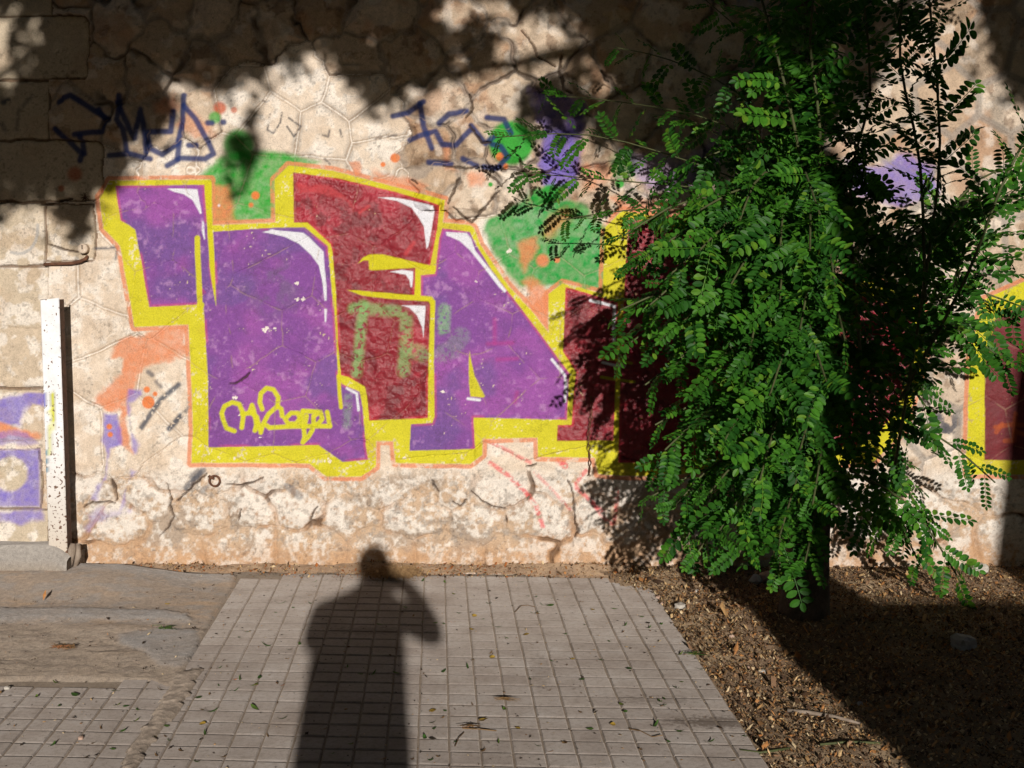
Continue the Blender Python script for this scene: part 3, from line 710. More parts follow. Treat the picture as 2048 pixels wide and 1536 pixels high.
M_BED = ground_mat('joint_mortar', (.15, .115, .088), (.19, .15, .115), (.24, .19, .15), 6, 60)
M_PATCH = ground_mat('patch_concrete', 0, 0, 0, 6, 55, attr=True, bk=.9, bd=.006)
M_SOIL = ground_mat('soil', 0, 0, 0, 6, 60, attr=True, bk=.8, bd=.006)
me = mesh_np('ground', np.array([(-60, -60, -.05), (60, -60, -.05), (60, 60, -.05), (-60, 60, -.05)]), np.array([[0, 1, 2, 3]]), False)
me.materials.append(M_EARTH); tag(link(bpy.data.objects.new('ground', me)), kind='structure')

# paving: squares on a mortar bed, laid on a slightly skewed lattice
A0, A1 = on_ground(312, 1531), on_ground(1226, 1531)
r0, r1 = on_ground(750, 1184.8), on_ground(1101.6, 1191.7)
q0, q1 = on_ground(750, 1503), on_ground(1150, 1508)
rowdir = ((r1 - r0).normalized() + (q1 - q0).normalized()).normalized()
coldir = (on_ground(873 + (852.5 - 873), 1171) - on_ground(840.8, 1531))
vp = ray(873, HOR); coldir = Vector((vp.x, vp.y, 0)).normalized()
nrm = Vector((coldir.y, -coldir.x, 0))                        # across the columns
pa = (A1 - A0).dot(nrm) / 14 / rowdir.dot(nrm)                # column pitch along a row
pb = (on_ground(850, 1184.8) - on_ground(850 , 1528.6)).dot(coldir) / 19
pb = abs(pb)
O = on_ground(312, 1531)
# row phase: a joint passes under (850,1528.6)
dj = on_ground(850, 1528.6) - O
kk = dj.dot(nrm) / (rowdir.dot(nrm) * pa)
jj0 = (dj - rowdir * (pa * kk)).dot(coldir) / pb
def lat(k, j): return O + rowdir * (pa * k) + coldir * (pb * (j + jj0))
def pave_ok(u, v):
    poly = P(462, 1152, 1240, 1152, 1300, 1180, 1404, 1336, 1537, 1531, 1900, 2080, -1300, 2080, -420, 1366, 300, 1366, 360, 1352, 384, 1300, 408, 1255, 436, 1205)
    return sd_poly(np.array([u]), np.array([v]), poly)[0] < 0
def tile_mesh(sx, seed):
    r_ = random.Random(seed)
    g, hgt, bv = .0062, .014, .004
    x0, x1, y0, y1 = g * .42, sx * pa - g * .42, g * .75, pb - g * .75
    j = lambda: r_.uniform(-.0012, .0012)
    def pt(x, y, z):
        p = rowdir * x + coldir * y
        return (p.x + j(), p.y + j(), z)
    low = [pt(x0, y0, -hgt), pt(x1, y0, -hgt), pt(x1, y1, -hgt), pt(x0, y1, -hgt)]
    mid = [pt(x0, y0, -bv), pt(x1, y0, -bv), pt(x1, y1, -bv), pt(x0, y1, -bv)]
    top = [pt(x0 + bv, y0 + bv * 1.2, 0), pt(x1 - bv, y0 + bv * 1.2, 0), pt(x1 - bv, y1 - bv * 1.2, 0), pt(x0 + bv, y1 - bv * 1.2, 0)]
    v = low + mid + top
    f = [(8, 9, 10, 11)]
    for a in (0, 4):
        for i in range(4): f.append((a + i, a + (i + 1) % 4, a + 4 + (i + 1) % 4, a + 4 + i))
    return v, f
m, t, b = new_mat('paving_concrete')
vec = pos(t); oi = node(t, 'ShaderNodeObjectInfo')
ia = node(t, 'ShaderNodeAttribute', attribute_name='rnd')
n1_ = noise_node(t, 5, 5, .6, vec); n2_ = noise_node(t, 55, 5, .65, vec); n3_ = noise_node(t, 420, 3, .6, vec)
base = ramp(t, n1_.outputs[0], [(.3, (.225, .188, .164)), (.5, (.278, .240, .213)), (.72, (.320, .286, .262))])
rv = maths(t, 'ADD', oi.outputs['Random'], ia.outputs['Fac'])
ro = ramp(t, rv, [(0, (.93, .92, .915)), (.5, (1, 1, 1)), (1, (1.04, 1.035, 1.03))])
c = mixc(t, 1, base.outputs[0], ro.outputs[0], 'MULTIPLY')
k2 = ramp(t, n2_.outputs[0], [(.30, (.72, .69, .66)), (.5, (1,) * 3), (.72, (1.1,) * 3)])
c = mixc(t, .85, c, k2.outputs[0], 'MULTIPLY')
k3 = ramp(t, n3_.outputs[0], [(.33, (.62,) * 3), (.47, (1,) * 3), (.7, (1.1,) * 3)])
c = mixc(t, .7, c, k3.outputs[0], 'MULTIPLY')
ns = noise_node(t, 2.3, 4, .6, vec); st_ = ramp(t, ns.outputs[0], [(.56, (0,) * 3), (.72, (1,) * 3)])
c = mixc(t, maths(t, 'MULTIPLY', st_.outputs[0], .45), c, (.13, .095, .07))
for (su_, sv_, rx_, ry_, am_) in ((1430, 1444, .19, .07, .75), (745, 1262, .22, .08, .35), (1310, 1400, .16, .06, .35), (1080, 1340, .05, .25, .25)):
    q_ = on_ground(su_, sv_)
    dv = node(t, 'ShaderNodeVectorMath', operation='SUBTRACT'); t.links.new(vec, dv.inputs[0]); dv.inputs[1].default_value = q_
    ds = node(t, 'ShaderNodeVectorMath', operation='MULTIPLY'); t.links.new(dv.outputs[0], ds.inputs[0]); ds.inputs[1].default_value = (1 / rx_, 1 / ry_, 0)
    ln_ = node(t, 'ShaderNodeVectorMath', operation='LENGTH'); t.links.new(ds.outputs[0], ln_.inputs[0])
    sr = ramp(t, maths(t, 'ADD', ln_.outputs['Value'], maths(t, 'MULTIPLY', maths(t, 'SUBTRACT', n2_.outputs[0], .5), 2.2)), [(.45, (1,) * 3), (1.0, (0,) * 3)])
    c = mixc(t, maths(t, 'MULTIPLY', sr.outputs[0], am_), c, (.075, .055, .042))
t.links.new(c, b.inputs['Base Color'])
b.inputs['Roughness'].default_value = .8; b.inputs['Diffuse Roughness'].default_value = 1.0; b.inputs['Specular IOR Level'].default_value = .3
bump(t, b, maths(t, 'ADD', n2_.outputs[0], maths(t, 'MULTIPLY', n3_.outputs[0], .5)), .45, .003)
M_PAVE = m
pav = tag(empty('pavement', (0, 0, 0)), kind='structure')
V4 = [lat(-30, -42), lat(18.76, -42), lat(18.76, 22.5), lat(-30, 22.5)]
me = mesh_np('mortar_bed', np.array([(p.x, p.y, -.0042) for p in V4]), np.array([[0, 1, 2, 3]]), False); me.materials.append(M_BED)
link(bpy.data.objects.new('mortar_bed', me), pav)
tiles = []
for k in range(-14, 19):
    for j in range(-16, 24):
        c_ = lat(k + .5, j + .5)
        if c_.y < 1.5: continue
        u, v = project(c_.x, c_.y, 0)
        sx = .76 if k == 18 else 1.0
        if not pave_ok(u - (60 if k >= 16 else 0), v): continue
        inside = -30 < u < 2080 and v < 1570
        tiles.append((inside, v, k, j, sx))
tiles.sort(key=lambda q: (not q[0], -q[1]))
_tm = {}
def tile_data(sx, i):
    key = (sx, i)
    if key not in _tm:
        v, f = tile_mesh(sx, i * 7 + int(sx * 10)); me = bpy.data.meshes.new('paving_tile'); me.from_pydata(v, [], f); me.materials.append(M_PAVE); _tm[key] = me
    return _tm[key]
rest_v, rest_f, rest_r = [], [], []
rt = random.Random(4)
for n_, (ins, v, k, j, sx) in enumerate(tiles):
    o = lat(k, j); dz = rt.uniform(-.0014, .0012)
    if n_ < 300 and ins:
        ob = bpy.data.objects.new('paving_tile', tile_data(sx, rt.randrange(8)))
        ob.location = (o.x, o.y, dz); ob.rotation_euler = (rt.uniform(-.006, .006), rt.uniform(-.006, .006), rt.uniform(-.006, .006))
        link(ob, pav)
    else:
        tv, tf = tile_mesh(sx, rt.randrange(8)); bs = len(rest_v); rr_ = rt.random()
        rest_v += [(a + o.x, b_ + o.y, c_ + dz) for a, b_, c_ in tv]; rest_f += [tuple(bs + q for q in f_) for f_ in tf]; rest_r += [rr_] * len(tv)
me = bpy.data.meshes.new('paving_tiles_beyond'); me.from_pydata(rest_v, [], rest_f); me.materials.append(M_PAVE)
me.attributes.new('rnd', 'FLOAT', 'POINT').data.foreach_set('value', rest_r)
tag(link(bpy.data.objects.new('paving_tiles_beyond', me), pav), kind='stuff')
# plain pavement going on towards and behind the viewer
mb = MB(); f0 = lat(-14, -16).y
mb.face([(-6, -9, -.004), (1.9, -9, -.004), (1.9, 1.45, -.004), (-6, 1.45, -.004)]); mb.build('pavement_near', M_PAVE, pav)

def field_mesh(name, x0, x1, y0, y1, st, fn, mat, kind='structure', keep=None):
    nx, ny = int((x1 - x0) / st) + 1, int((y1 - y0) / st) + 1
    Xg, Yg = np.meshgrid(np.linspace(x0, x1, nx), np.linspace(y0, y1, ny))
    X, Y = Xg.ravel(), Yg.ravel()
    u, v = project(X, Y, 0 * X)
    z, c = fn(X, Y, u, v)
    ii = np.arange(nx * ny).reshape(ny, nx)
    Q = np.stack([ii[:-1, :-1], ii[:-1, 1:], ii[1:, 1:], ii[1:, :-1]], -1).reshape(-1, 4)
    if keep is not None:
        kp = keep(X, Y, u, v); Q = Q[kp[Q].any(1)]
        vs, inv = np.unique(Q.ravel(), return_inverse=True); X, Y, z, c, Q = X[vs], Y[vs], z[vs], c[vs], inv.reshape(-1, 4)
    me = mesh_np(name, np.stack([X, Y, z], -1), Q, True, np.clip(c, .01, .9)); me.materials.append(mat)
    return tag(link(bpy.data.objects.new(name, me)), kind=kind)
def mx3(c, b, f): return c + (b - c) * f[:, None]
# broken concrete and washed-in sand at the left
PATCH = P(-900, 1140, 480, 1146, 474, 1170, 450, 1205, 424, 1250, 400, 1295, 378, 1335, 362, 1366, 330, 1376, 300, 1364, 180, 1366, 60, 1364, -60, 1368, -900, 1366)
RUBBLE = P(404, 1340, 376, 1390, 350, 1430, 316, 1470, 288, 1510, 262, 1560, 230, 1560, 252, 1510, 282, 1465, 312, 1425, 338, 1385, 352, 1350)
def patch_fn(X, Y, u, v):
    n1, n2, n3 = fbm(X * 3, Y * 5, 1), fbm(X * 14, Y * 20, 5), fbm(X * 60, Y * 60, 9, 3)
    c = np.tile(np.array([.27, .215, .17]), (len(X), 1))                      # brown-grey screed
    c = mx3(c, np.array([.32, .24, .175]), smooth(.5, .66, n1) * .8); c = mx3(c, np.array([.25, .225, .205]), smooth(.5, .62, n2) * .6)
    z = .004 + (n1 - .5) * .010 + (n2 - .5) * .004
    g1 = sd_poly(u, v, P(-900, 1216, 150, 1219, 330, 1222, 376, 1232, 384, 1246, 330, 1246, 200, 1240, 60, 1244, -900, 1246)) + 5 * (n2 - .5)   # smooth grey band
    g2 = sd_poly(u, v, P(236, 1272, 330, 1258, 392, 1262, 400, 1290, 388, 1318, 360, 1336, 320, 1332, 285, 1306, 240, 1290)) + 9 * (n2 - .5)
    g3 = sd_poly(u, v, P(120, 1146, 300, 1142, 410, 1144, 470, 1150, 460, 1166, 300, 1164, 180, 1162)) + 8 * (n2 - .5)
    for g, dz in ((g1, .010), (g2, .008), (g3, .006)):
        f = 1 - smooth(-6, 5, g + 10 * (n3 - .5)); c = mx3(c, np.array([.275, .255, .24]) * (.85 + .3 * n1[:, None]), f * .8 * (.5 + .9 * n2)); z = z + f * dz
    sand = smooth(1246, 1262, v) * smooth(1, 3, g2)
    c = mx3(c, np.array([.33, .265, .205]), sand * .75); c = mx3(c, np.array([.19, .15, .12]), sand * smooth(.52, .66, n3) * .7)
    z = z + sand * ((n1 - .35) * .022 + (n3 - .5) * .006)
    c = mx3(c, np.array([.36, .25, .16]), smooth(.55, .7, fbm(X * 4, Y * 9, 11)) * (1 - smooth(1205, 1222, v)) * smooth(1185, 1200, v) * .7)
    z = z + .055 * smooth(5.78, 6.17, Y) * smooth(-1.5, -2.0, X)
    e_ = sd_poly(u, v, PATCH); z = np.where(e_ > -6, np.minimum(z, .004 - .003 * np.maximum(e_ + 6, 0)), z)
    r_ = sd_poly(u, v, RUBBLE) + 12 * (n2 - .5); fr = 1 - smooth(-6, 3, r_)
    c = mx3(c, np.array([.31, .25, .20]) * (.55 + .9 * n3[:, None]), fr); z = np.where(r_ < 4, .003 + fr * (.004 + n3 * .010), z)
    return z, c * (.85 + .3 * n3[:, None])
field_mesh('concrete_patch', -4.2, -.9, 3.4, D - .005, .012, patch_fn, M_PATCH, keep=lambda X, Y, u, v: (sd_poly(u, v, PATCH) < 3) | (sd_poly(u, v, RUBBLE) < 3))
# bare soil around the tree and along the foot of the wall
_se = [project(lat(18.75, j).x, lat(18.75, j).y, 0) for j in (17.3, 9, 0, -9, -14)]
SOIL = P(1262, 1174) + [(float(a), float(b_)) for a, b_ in _se] + P( 6000, 2080, 6000, 1130, 1180, 1130)
def soil_fn(X, Y, u, v):
    n1, n2, n3 = fbm(X * 2.5, Y * 2.5, 2), fbm(X * 12, Y * 12, 6), fbm(X * 50, Y * 50, 10, 3)
    z = -.012 + (n1 - .4) * .05 + (n2 - .5) * .016 + (n3 - .5) * .008
    e_ = sd_poly(u, v, SOIL)
    z = z * smooth(30, -60, e_) + - .007 * smooth(-40, 0, e_) + .05 * np.exp(-((X - 1.25) ** 2 + (Y - 5.6) ** 2) / .12) + .03 * smooth(D - .5, D, Y)
    c = np.tile(np.array([.20, .135, .085]), (len(X), 1)); c = mx3(c, np.array([.28, .20, .125]), smooth(.45, .62, n1)); c = mx3(c, np.array([.13, .085, .055]), smooth(.5, .7, n2) * .6)
    return z, c
field_mesh('bare_soil', .3, 5.5, 1.6, D - .005, .02, soil_fn, M_SOIL, keep=lambda X, Y, u, v: sd_poly(u, v, SOIL) < 4)
FOOT = P(130, 1132, 480, 1128, 800, 1128, 1260, 1128, 1260, 1176, 1180, 1156, 1000, 1150, 800, 1151, 600, 1149, 480, 1149, 300, 1150, 150, 1148)
def foot_fn(X, Y, u, v):
    n2, n3 = fbm(X * 8, Y * 12, 6), fbm(X * 45, Y * 45, 10, 3)
    rise = smooth(D - .17, D, Y)
    z = .001 + rise * .035 * (.5 + n2) + (n3 - .5) * .008 * rise
    c = np.tile(np.array([.30, .205, .135]), (len(X), 1)); c = mx3(c, np.array([.38, .26, .165]), smooth(.45, .62, n2)); c = mx3(c, np.array([.17, .11, .07]), smooth(.52, .66, n3) * .6)
    return z, c
field_mesh('wall_foot_earth', -2.3, .75, D - .26, D - .004, .012, foot_fn, M_SOIL, keep=lambda X, Y, u, v: sd_poly(u, v + 5 * (fbm(X * 9, Y * 9, 3) - .5), FOOT) < 0)

# concrete plinth step at the far left, under the post
YL = D - .255
lp = [None, at_depth(133, 1120, YL)]
z_f, z_b, z_0 = at_depth(100, 1096, YL).z, at_depth(100, 1083, D).z, at_depth(100, 1150, YL).z
def plinth_fn():
    xs = np.linspace(-4.4, lp[1].x, 120); nb_ = 26
    prof = [(D + .02, z_b), (D - .12, (z_b + z_f) / 2), (YL + .03, z_f + .004), (YL + .004, z_f - .012), (YL - .004, z_f * .6 + z_0 * .4), (YL - .010, z_0 + .01), (YL - .016, z_0 - .06)]
    V, C_ = [], []
    for x in xs:
        endf = min(1, (lp[1].x - x) / .10)
        for i, (y, z) in enumerate(prof):
            nn = float(fbm(np.array([x * 9.0]), np.array([i * .9]), 4)[0]) - .5
            zz = z * (1 - .35 * (1 - endf) ** 2)
            V.append((x + .02 * nn, y - .02 * nn * (i > 1), zz + .014 * nn))
            k_ = .5 + .9 * (nn + .5)
            C_.append(np.array([.34, .31, .28]) * (.8 + .35 * k_) if i < 5 else np.array([.36, .30, .24]))
    n = len(prof); Q = []
    for a in range(len(xs) - 1):
        for i in range(n - 1): Q.append((a * n + i, a * n + i + 1, (a + 1) * n + i + 1, (a + 1) * n + i))
    end = [(len(xs) - 1) * n + i for i in range(n)]
    V = V + [(V[i][0] + .012, D + .02, V[i][2]) for i in end]; C_ = C_ + [C_[i] for i in end]
    b0 = len(xs) * n
    for i in range(n - 1): Q.append((end[i], b0 + i, b0 + i + 1, end[i + 1]))
    return np.array(V), np.array(Q), np.array(C_)
Vp, Qp, Cp = plinth_fn()
me = mesh_np('plinth_step', Vp, Qp, True, Cp); me.materials.append(M_PATCH)
tag(link(bpy.data.objects.new('plinth_step', me)), 'low worn concrete ledge along the wall foot, left of the white post', 'ledge')
# ------------------------------------------------------------------ things fixed to the wall and standing before it
m, t, b = new_mat('chipped_white_paint')
vec = pos(t); sx = node(t, 'ShaderNodeSeparateXYZ'); t.links.new(vec, sx.inputs[0])
nz = noise_node(t, 62, 2, .5, vec); nz2 = noise_node(t, 14, 4, .6, vec); nz3 = noise_node(t, 300, 3, .6, vec)
low = node(t, 'ShaderNodeMapRange'); low.inputs['From Min'].default_value = .35; low.inputs['From Max'].default_value = 1.35; low.inputs['To Min'].default_value = .62; low.inputs['To Max'].default_value = .70
t.links.new(sx.outputs['Z'], low.inputs['Value'])
rust_f = ramp(t, maths(t, 'SUBTRACT', nz.outputs[0], maths(t, 'SUBTRACT', low.outputs[0], .62)), [(.575, (0,) * 3), (.635, (1,) * 3)])
base = ramp(t, nz2.outputs[0], [(.35, (.72, .72, .73)), (.6, (.84, .84, .86))])
botm = node(t, 'ShaderNodeMapRange'); botm.inputs['From Min'].default_value = .12; botm.inputs['From Max'].default_value = .75
t.links.new(sx.outputs['Z'], botm.inputs['Value'])
base2 = mixc(t, botm.outputs[0], (.56, .48, .39), base.outputs[0])
yl = node(t, 'ShaderNodeAttribute', attribute_name='Col')
c = mixc(t, yl.outputs['Alpha'], base2, yl.outputs['Color'])
c = mixc(t, rust_f.outputs[0], c, (.15, .075, .045))
t.links.new(c, b.inputs['Base Color']); b.inputs['Roughness'].default_value = .45
bump(t, b, maths(t, 'SUBTRACT', maths(t, 'ADD', nz2.outputs[0], maths(t, 'MULTIPLY', nz3.outputs[0], .25)), maths(t, 'MULTIPLY', rust_f.outputs[0], .5)), .6, .004)
M_POST = m
M_RUST = simple_mat('rusty_iron', (.09, .04, .025), (.22, .10, .055), 60, .8, .6, .003, .3)
M_RUSTY_EDGE = simple_mat('dark_iron', (.05, .03, .02), (.14, .075, .05), 30, .75, .4, .003, .4)
YP = D - .20
pt_top, pt_bot = at_depth(99, 598, YP), at_depth(116, 1104, YP)
post = tag(empty('metal_post', (pt_bot.x, YP, pt_bot.z)), 'white painted iron post with rust spots standing before the wall at the left', 'post')
hw = .0455
ax = (pt_top - pt_bot)
N_ = 90
Vp, Cp, Qp = [], [], []
xs = [-hw, -hw + .004, -hw * .5, 0, hw * .4, hw * .7, hw - .004, hw]
tot = ax.z + .02
for i in range(N_ + 1):
    f = i / N_; z = -.02 + f * tot; off = ax.x * (z / ax.z)
    for q, x in enumerate(xs):
        y = -.0 if 0 < q < len(xs) - 1 else .003
        tilt = .006 * (x / hw) if i == N_ else 0
        Vp.append((off + x, y, z + tilt))
        pu, pv = project(pt_bot.x + off + x, YP, z + pt_bot.z)
        c_ = (0, 0, 0, 0)
        d_, _ = sd_line(np.array([pu]), np.array([pv]), K('l', 535, 250, 540, 330, 525, 420, 535, 520, 520, 640, 515, 850))
        k_ = float((1 - smooth(4.5, 6.5, d_[0])) * (1 if pv < 842 else .6 if pv < 885 else .55))
        if k_ > 0: c_ = (*lin(205, 205, 20), k_)
        d2_ = sd_poly(np.array([pu]), np.array([pv]), K('l', 400, 235, 480, 250, 495, 290, 440, 400, 400, 360))
        if d2_[0] < 0: c_ = (*lin(112, 104, 200), .9)
        if 895 < pv < 950 and pu < 96 and (int(pv / 9) % 2 == 0): c_ = (*lin(60, 130, 160), .8)
        Cp.append(c_)
nq = len(xs)
for i in range(N_):
    for q in range(nq - 1): Qp.append((i * nq + q, i * nq + q + 1, (i + 1) * nq + q + 1, (i + 1) * nq + q))
me = mesh_np('front_plate', np.array(Vp), np.array(Qp), False)
me.color_attributes.new('Col', 'FLOAT_COLOR', 'POINT').data.foreach_set('color', np.array(Cp, dtype=np.float32).ravel())
me.materials.append(M_POST); link(bpy.data.objects.new('front_plate', me), post)
def slab(name, x0, x1, y0, y1, mat):
    mb = MB(); o1, o0 = ax.x * ((tot - .02) / ax.z), 0
    pts = []
    for z, o in ((-.02, 0), (tot - .023, o1)):
        pts += [(o + x0, y0, z), (o + x1, y0, z), (o + x1, y1, z), (o + x0, y1, z)]
    mb.v = pts; mb.f = [(3, 2, 1, 0), (4, 5, 6, 7), (0, 1, 5, 4), (1, 2, 6, 5), (2, 3, 7, 6), (3, 0, 4, 7)]
    return mb.build(name, mat, post)
slab('side_flange', hw - .006, hw - .0004, .0035, .07, M_RUSTY_EDGE); slab('back_flange', -hw + .0004, -hw + .006, .0035, .07, M_RUSTY_EDGE)
# wooden wedge beside the foot of the post
M_WOOD = simple_mat('weathered_wood', (.20, .15, .11), (.36, .29, .23), 24, .85, .6, .004)
p0, p1 = at_depth(137, 1140, D - .2), at_depth(146, 1087, D - .16)
mb = MB(); mb.tube([p0 + Vector((0, 0, -.02)), p0.lerp(p1, .35), p0.lerp(p1, .75), p1], [.008, .017, .021, .014], 7, noise=.3)
mb.tube([p1 + Vector((.018, .02, -.005)), p0.lerp(p1, .5) + Vector((.03, .02, 0)), p0 + Vector((.02, .03, 0))], [.012, .018, .01], 6, noise=.3)
tag(mb.build('wooden_wedge', M_WOOD, None, True), 'small split wooden stake wedged at the foot of the white post', 'stake')
# rusty bent rod and bolt head, left of the letters
rod = [at_depth(*q, D - dd) for q, dd in (((88, 529), .012), ((110, 528), .018), ((140, 527), .024), ((160, 523), .028), ((170, 518), .03), ((174, 514), .016), ((176, 512), -.03))]
mb = MB(); mb.tube(rod, .0082, 9); tag(mb.build('bent_iron_rod', M_RUST, None, True), 'rusty bent iron rod end lying along the block joint above the post', 'iron rod')
M_CREAM = simple_mat('limewashed_iron', (.50, .38, .28), (.72, .60, .48), 120, .8, .5, .002)
c0 = at_depth(165, 497, D - .045)
mb = MB(); mb.tube([c0 + Vector((0, .07, 0)), c0 + Vector((0, .004, 0)), c0, c0 + Vector((0, -.004, 0))], [.022, .0245, .0245, .019], 14)
bolt = tag(empty('bolt_head', tuple(c0)), 'round limewashed bolt head sticking out above the bent rod', 'bolt')
ob = mb.build('bolt_disc', M_CREAM, None, False); ob.parent = bolt; ob.matrix_parent_inverse = Matrix.Translation(-c0)
mb = MB(); mb.box((-.003, -.0055, -.004), (.002, -.003, .017)); mb.build('bolt_slot', M_RUSTY_EDGE, bolt)
# wall ring
rc = at_depth(429, 962, D - .028)
ring = tag(empty('wall_ring', tuple(rc)), 'small rusty eye ring hanging from the wall below the yellow outline', 'ring')
mb = MB(); R_ = .026
mb.tube([(R_ * math.cos(a), .004 * math.sin(2 * a), R_ * math.sin(a)) for a in [2 * math.pi * i / 20 + .3 for i in range(21)]], .0055, 8, cap=False); mb.build('ring_loop', M_RUST, ring, True)
mb = MB(); mb.tube([(-.03, .06, .022), (-.028, .006, .021), (-.014, -.002, .016), (-.002, .0, .012)], .0062, 8); mb.build('staple', M_RUST, ring, True)
# twisted wire hanging on the maroon letter
mb = MB(); n = 90
for s_ in (0, math.pi):
    pts = []
    for i in range(n + 1):
        f = i / n; pv = 792 + f * 160; pu = 1182 - 5 * f + 2.2 * math.sin(f * 9)
        q = at_depth(pu, pv, D - .03 - .008 * math.sin(f * 5)); a = f * 34 + s_
        loop = .0045 * (.5 + abs(math.sin(f * 17)))
        pts.append(q + Vector((loop * math.cos(a), loop * math.sin(a), 0)))
    mb.tube(pts, .0021, 5)
tag(mb.build('hanging_wire', M_RUST, None, True), 'thin twisted rusty wire hanging down over the maroon letter', 'wire')
# dry root tuft in the crack above the bolt
mb = MB()
q0 = at_depth(171, 395, D - .012)
for i in range(26):
    a = random.uniform(0, 6.28); l_ = random.uniform(.01, .035)
    d_ = Vector((math.cos(a) * l_, -random.uniform(.004, .02), math.sin(a) * l_ * .8))
    mb.tube([q0, q0 + d_ * .6 + Vector((random.uniform(-.006, .006), 0, random.uniform(-.006, .006))), q0 + d_], [.0015, .0012, .0006], 4)
tag(mb.build('dry_root_tuft', M_RUSTY_EDGE, None), 'tiny dry root tuft poking from the joint beside the purple letter', 'roots')
# ------------------------------------------------------------------ locust tree before the wall
def leaf_mat(name, dark, light, trans=.3, rough=.42):
    m = bpy.data.materials.new(name); m.use_nodes = True; t = m.node_tree
    b = t.nodes['Principled BSDF']; out = t.nodes['Material Output']
    oi = node(t, 'ShaderNodeObjectInfo'); a = node(t, 'ShaderNodeAttribute', attribute_name='rnd')
    g = node(t, 'ShaderNodeNewGeometry')
    rv = maths(t, 'FRACT', maths(t, 'ADD', maths(t, 'ADD', oi.outputs['Random'], a.outputs['Fac']), maths(t, 'MULTIPLY', g.outputs['Random Per Island'], .45)))
    r = ramp(t, rv, [(0, tuple(dark)), (.55, tuple((np.array(dark) + np.array(light)) / 2)), (.9, tuple(light)), (1, tuple(np.array(light) * np.array([2.0, 1.15, 1.2])))])
    n = noise_node(t, 60, 3, .5, pos(t))
    k = ramp(t, n.outputs[0], [(.3, (.75,) * 3), (.7, (1.15,) * 3)])
    c = mixc(t, 1, r.outputs[0], k.outputs[0], 'MULTIPLY')
    t.links.new(c, b.inputs['Base Color']); b.inputs['Roughness'].default_value = rough; b.inputs['Specular IOR Level'].default_value = .2
    tr = node(t, 'ShaderNodeBsdfTranslucent'); c2 = mixc(t, 1, c, (1.3, 1.5, .5), 'MULTIPLY'); t.links.new(c2, tr.inputs[0])
    mx_ = node(t, 'ShaderNodeMixShader'); mx_.inputs[0].default_value = trans
    t.links.new(b.outputs[0], mx_.inputs[1]); t.links.new(tr.outputs[0], mx_.inputs[2]); t.links.new(mx_.outputs[0], out.inputs[0])
    return m
M_LEAF = leaf_mat('locust_leaf', (.012, .066, .008), (.060, .20, .016), .22, .5)
M_TWIG = simple_mat('green_twig', (.05, .06, .02), (.10, .11, .04), 30, .7, 0)
M_BARK = simple_mat('bark', (.055, .038, .026), (.13, .095, .07), 18, .9, 1.0, .02)
tr_ = random.Random(31)
def leaflet(V, Fc, o, d, s, n, ln, wd):
    """one oval leaflet, folded along its midrib"""
    b0 = len(V)
    prof = ((0, 0), (.14, .62), (.38, 1.0), (.66, .93), (.88, .55), (1.0, 0))
    cup = .16 * wd
    for x, y in prof: V.append(o + d * (ln * x) + n * (-.05 * ln * x * x))
    for x, y in prof[1:-1]: V.append(o + d * (ln * x) + s * (wd * .5 * y) + n * (cup * y - .05 * ln * x * x))
    for x, y in prof[1:-1]: V.append(o + d * (ln * x) - s * (wd * .5 * y) + n * (cup * y - .05 * ln * x * x))
    Fc.append((b0, b0 + 1, b0 + 6)); Fc.append((b0 + 10, b0 + 1, b0))
    for i in range(3):
        Fc.append((b0 + 1 + i, b0 + 2 + i, b0 + 7 + i, b0 + 6 + i)); Fc.append((b0 + 10 + i, b0 + 11 + i, b0 + 2 + i, b0 + 1 + i))
    Fc.append((b0 + 4, b0 + 5, b0 + 9)); Fc.append((b0 + 13, b0 + 5, b0 + 4))
def frond_geo(seed):
    r = random.Random(seed)
    V, Fc = [], []
    Ln = r.uniform(.17, .23); npair = r.randint(7, 10); curve = r.uniform(.25, 1.5); side = r.uniform(-.25, .25)
    def axis(x): return Vector((x, side * x * x / Ln * .6, -curve * x * x))
    prev = None
    for i in range(7):
        x = Ln * i / 6; p = axis(x); hw_ = .0013
        V += [p + Vector((0, hw_, 0)), p - Vector((0, hw_, 0))]
        if i: b0 = len(V) - 4; Fc.append((b0, b0 + 1, b0 + 3, b0 + 2))
    for k in range(npair):
        x = Ln * (.16 + .80 * k / (npair - 1)); p = axis(x)
        tg = (axis(x + .002) - axis(x - .002)).normalized(); nn = Vector((0, 0, 1)); nn = (nn - tg * nn.dot(tg)).normalized(); sd_ = nn.cross(tg)
        sz = .037 * (.75 + .45 * math.sin(math.pi * (.15 + .75 * k / npair))) * r.uniform(.88, 1.1)
        for sg in (1, -1):
            ang = math.radians(r.uniform(58, 78))
            d = (tg * math.cos(ang) + sd_ * (sg * math.sin(ang)) + nn * r.uniform(-.25, .18)).normalized()
            n2 = (nn + sd_ * (sg * r.uniform(-.15, .2)) + tg * r.uniform(-.2, .2)); n2 = (n2 - d * n2.dot(d)).normalized(); s2 = n2.cross(d)
            leaflet(V, Fc, p + d * .003, d, s2, n2, sz, sz * r.uniform(.52, .64))
    p = axis(Ln); tg = (axis(Ln) - axis(Ln - .002)).normalized(); nn = Vector((0, 0, 1)); nn = (nn - tg * nn.dot(tg)).normalized()
    leaflet(V, Fc, p, tg, nn.cross(tg), nn, .034, .02)
    return V, Fc
FR = [frond_geo(s) for s in range(8)]
FRM = []
for v, f in FR:
    me = bpy.data.meshes.new('leaf_frond'); me.from_pydata([tuple(p) for p in v], [], f); me.materials.append(M_LEAF); FRM.append(me)
fronds, twigs = [], MB()
UPV, TOW = Vector((0, 0, 1)), Vector((0, -1, 0))
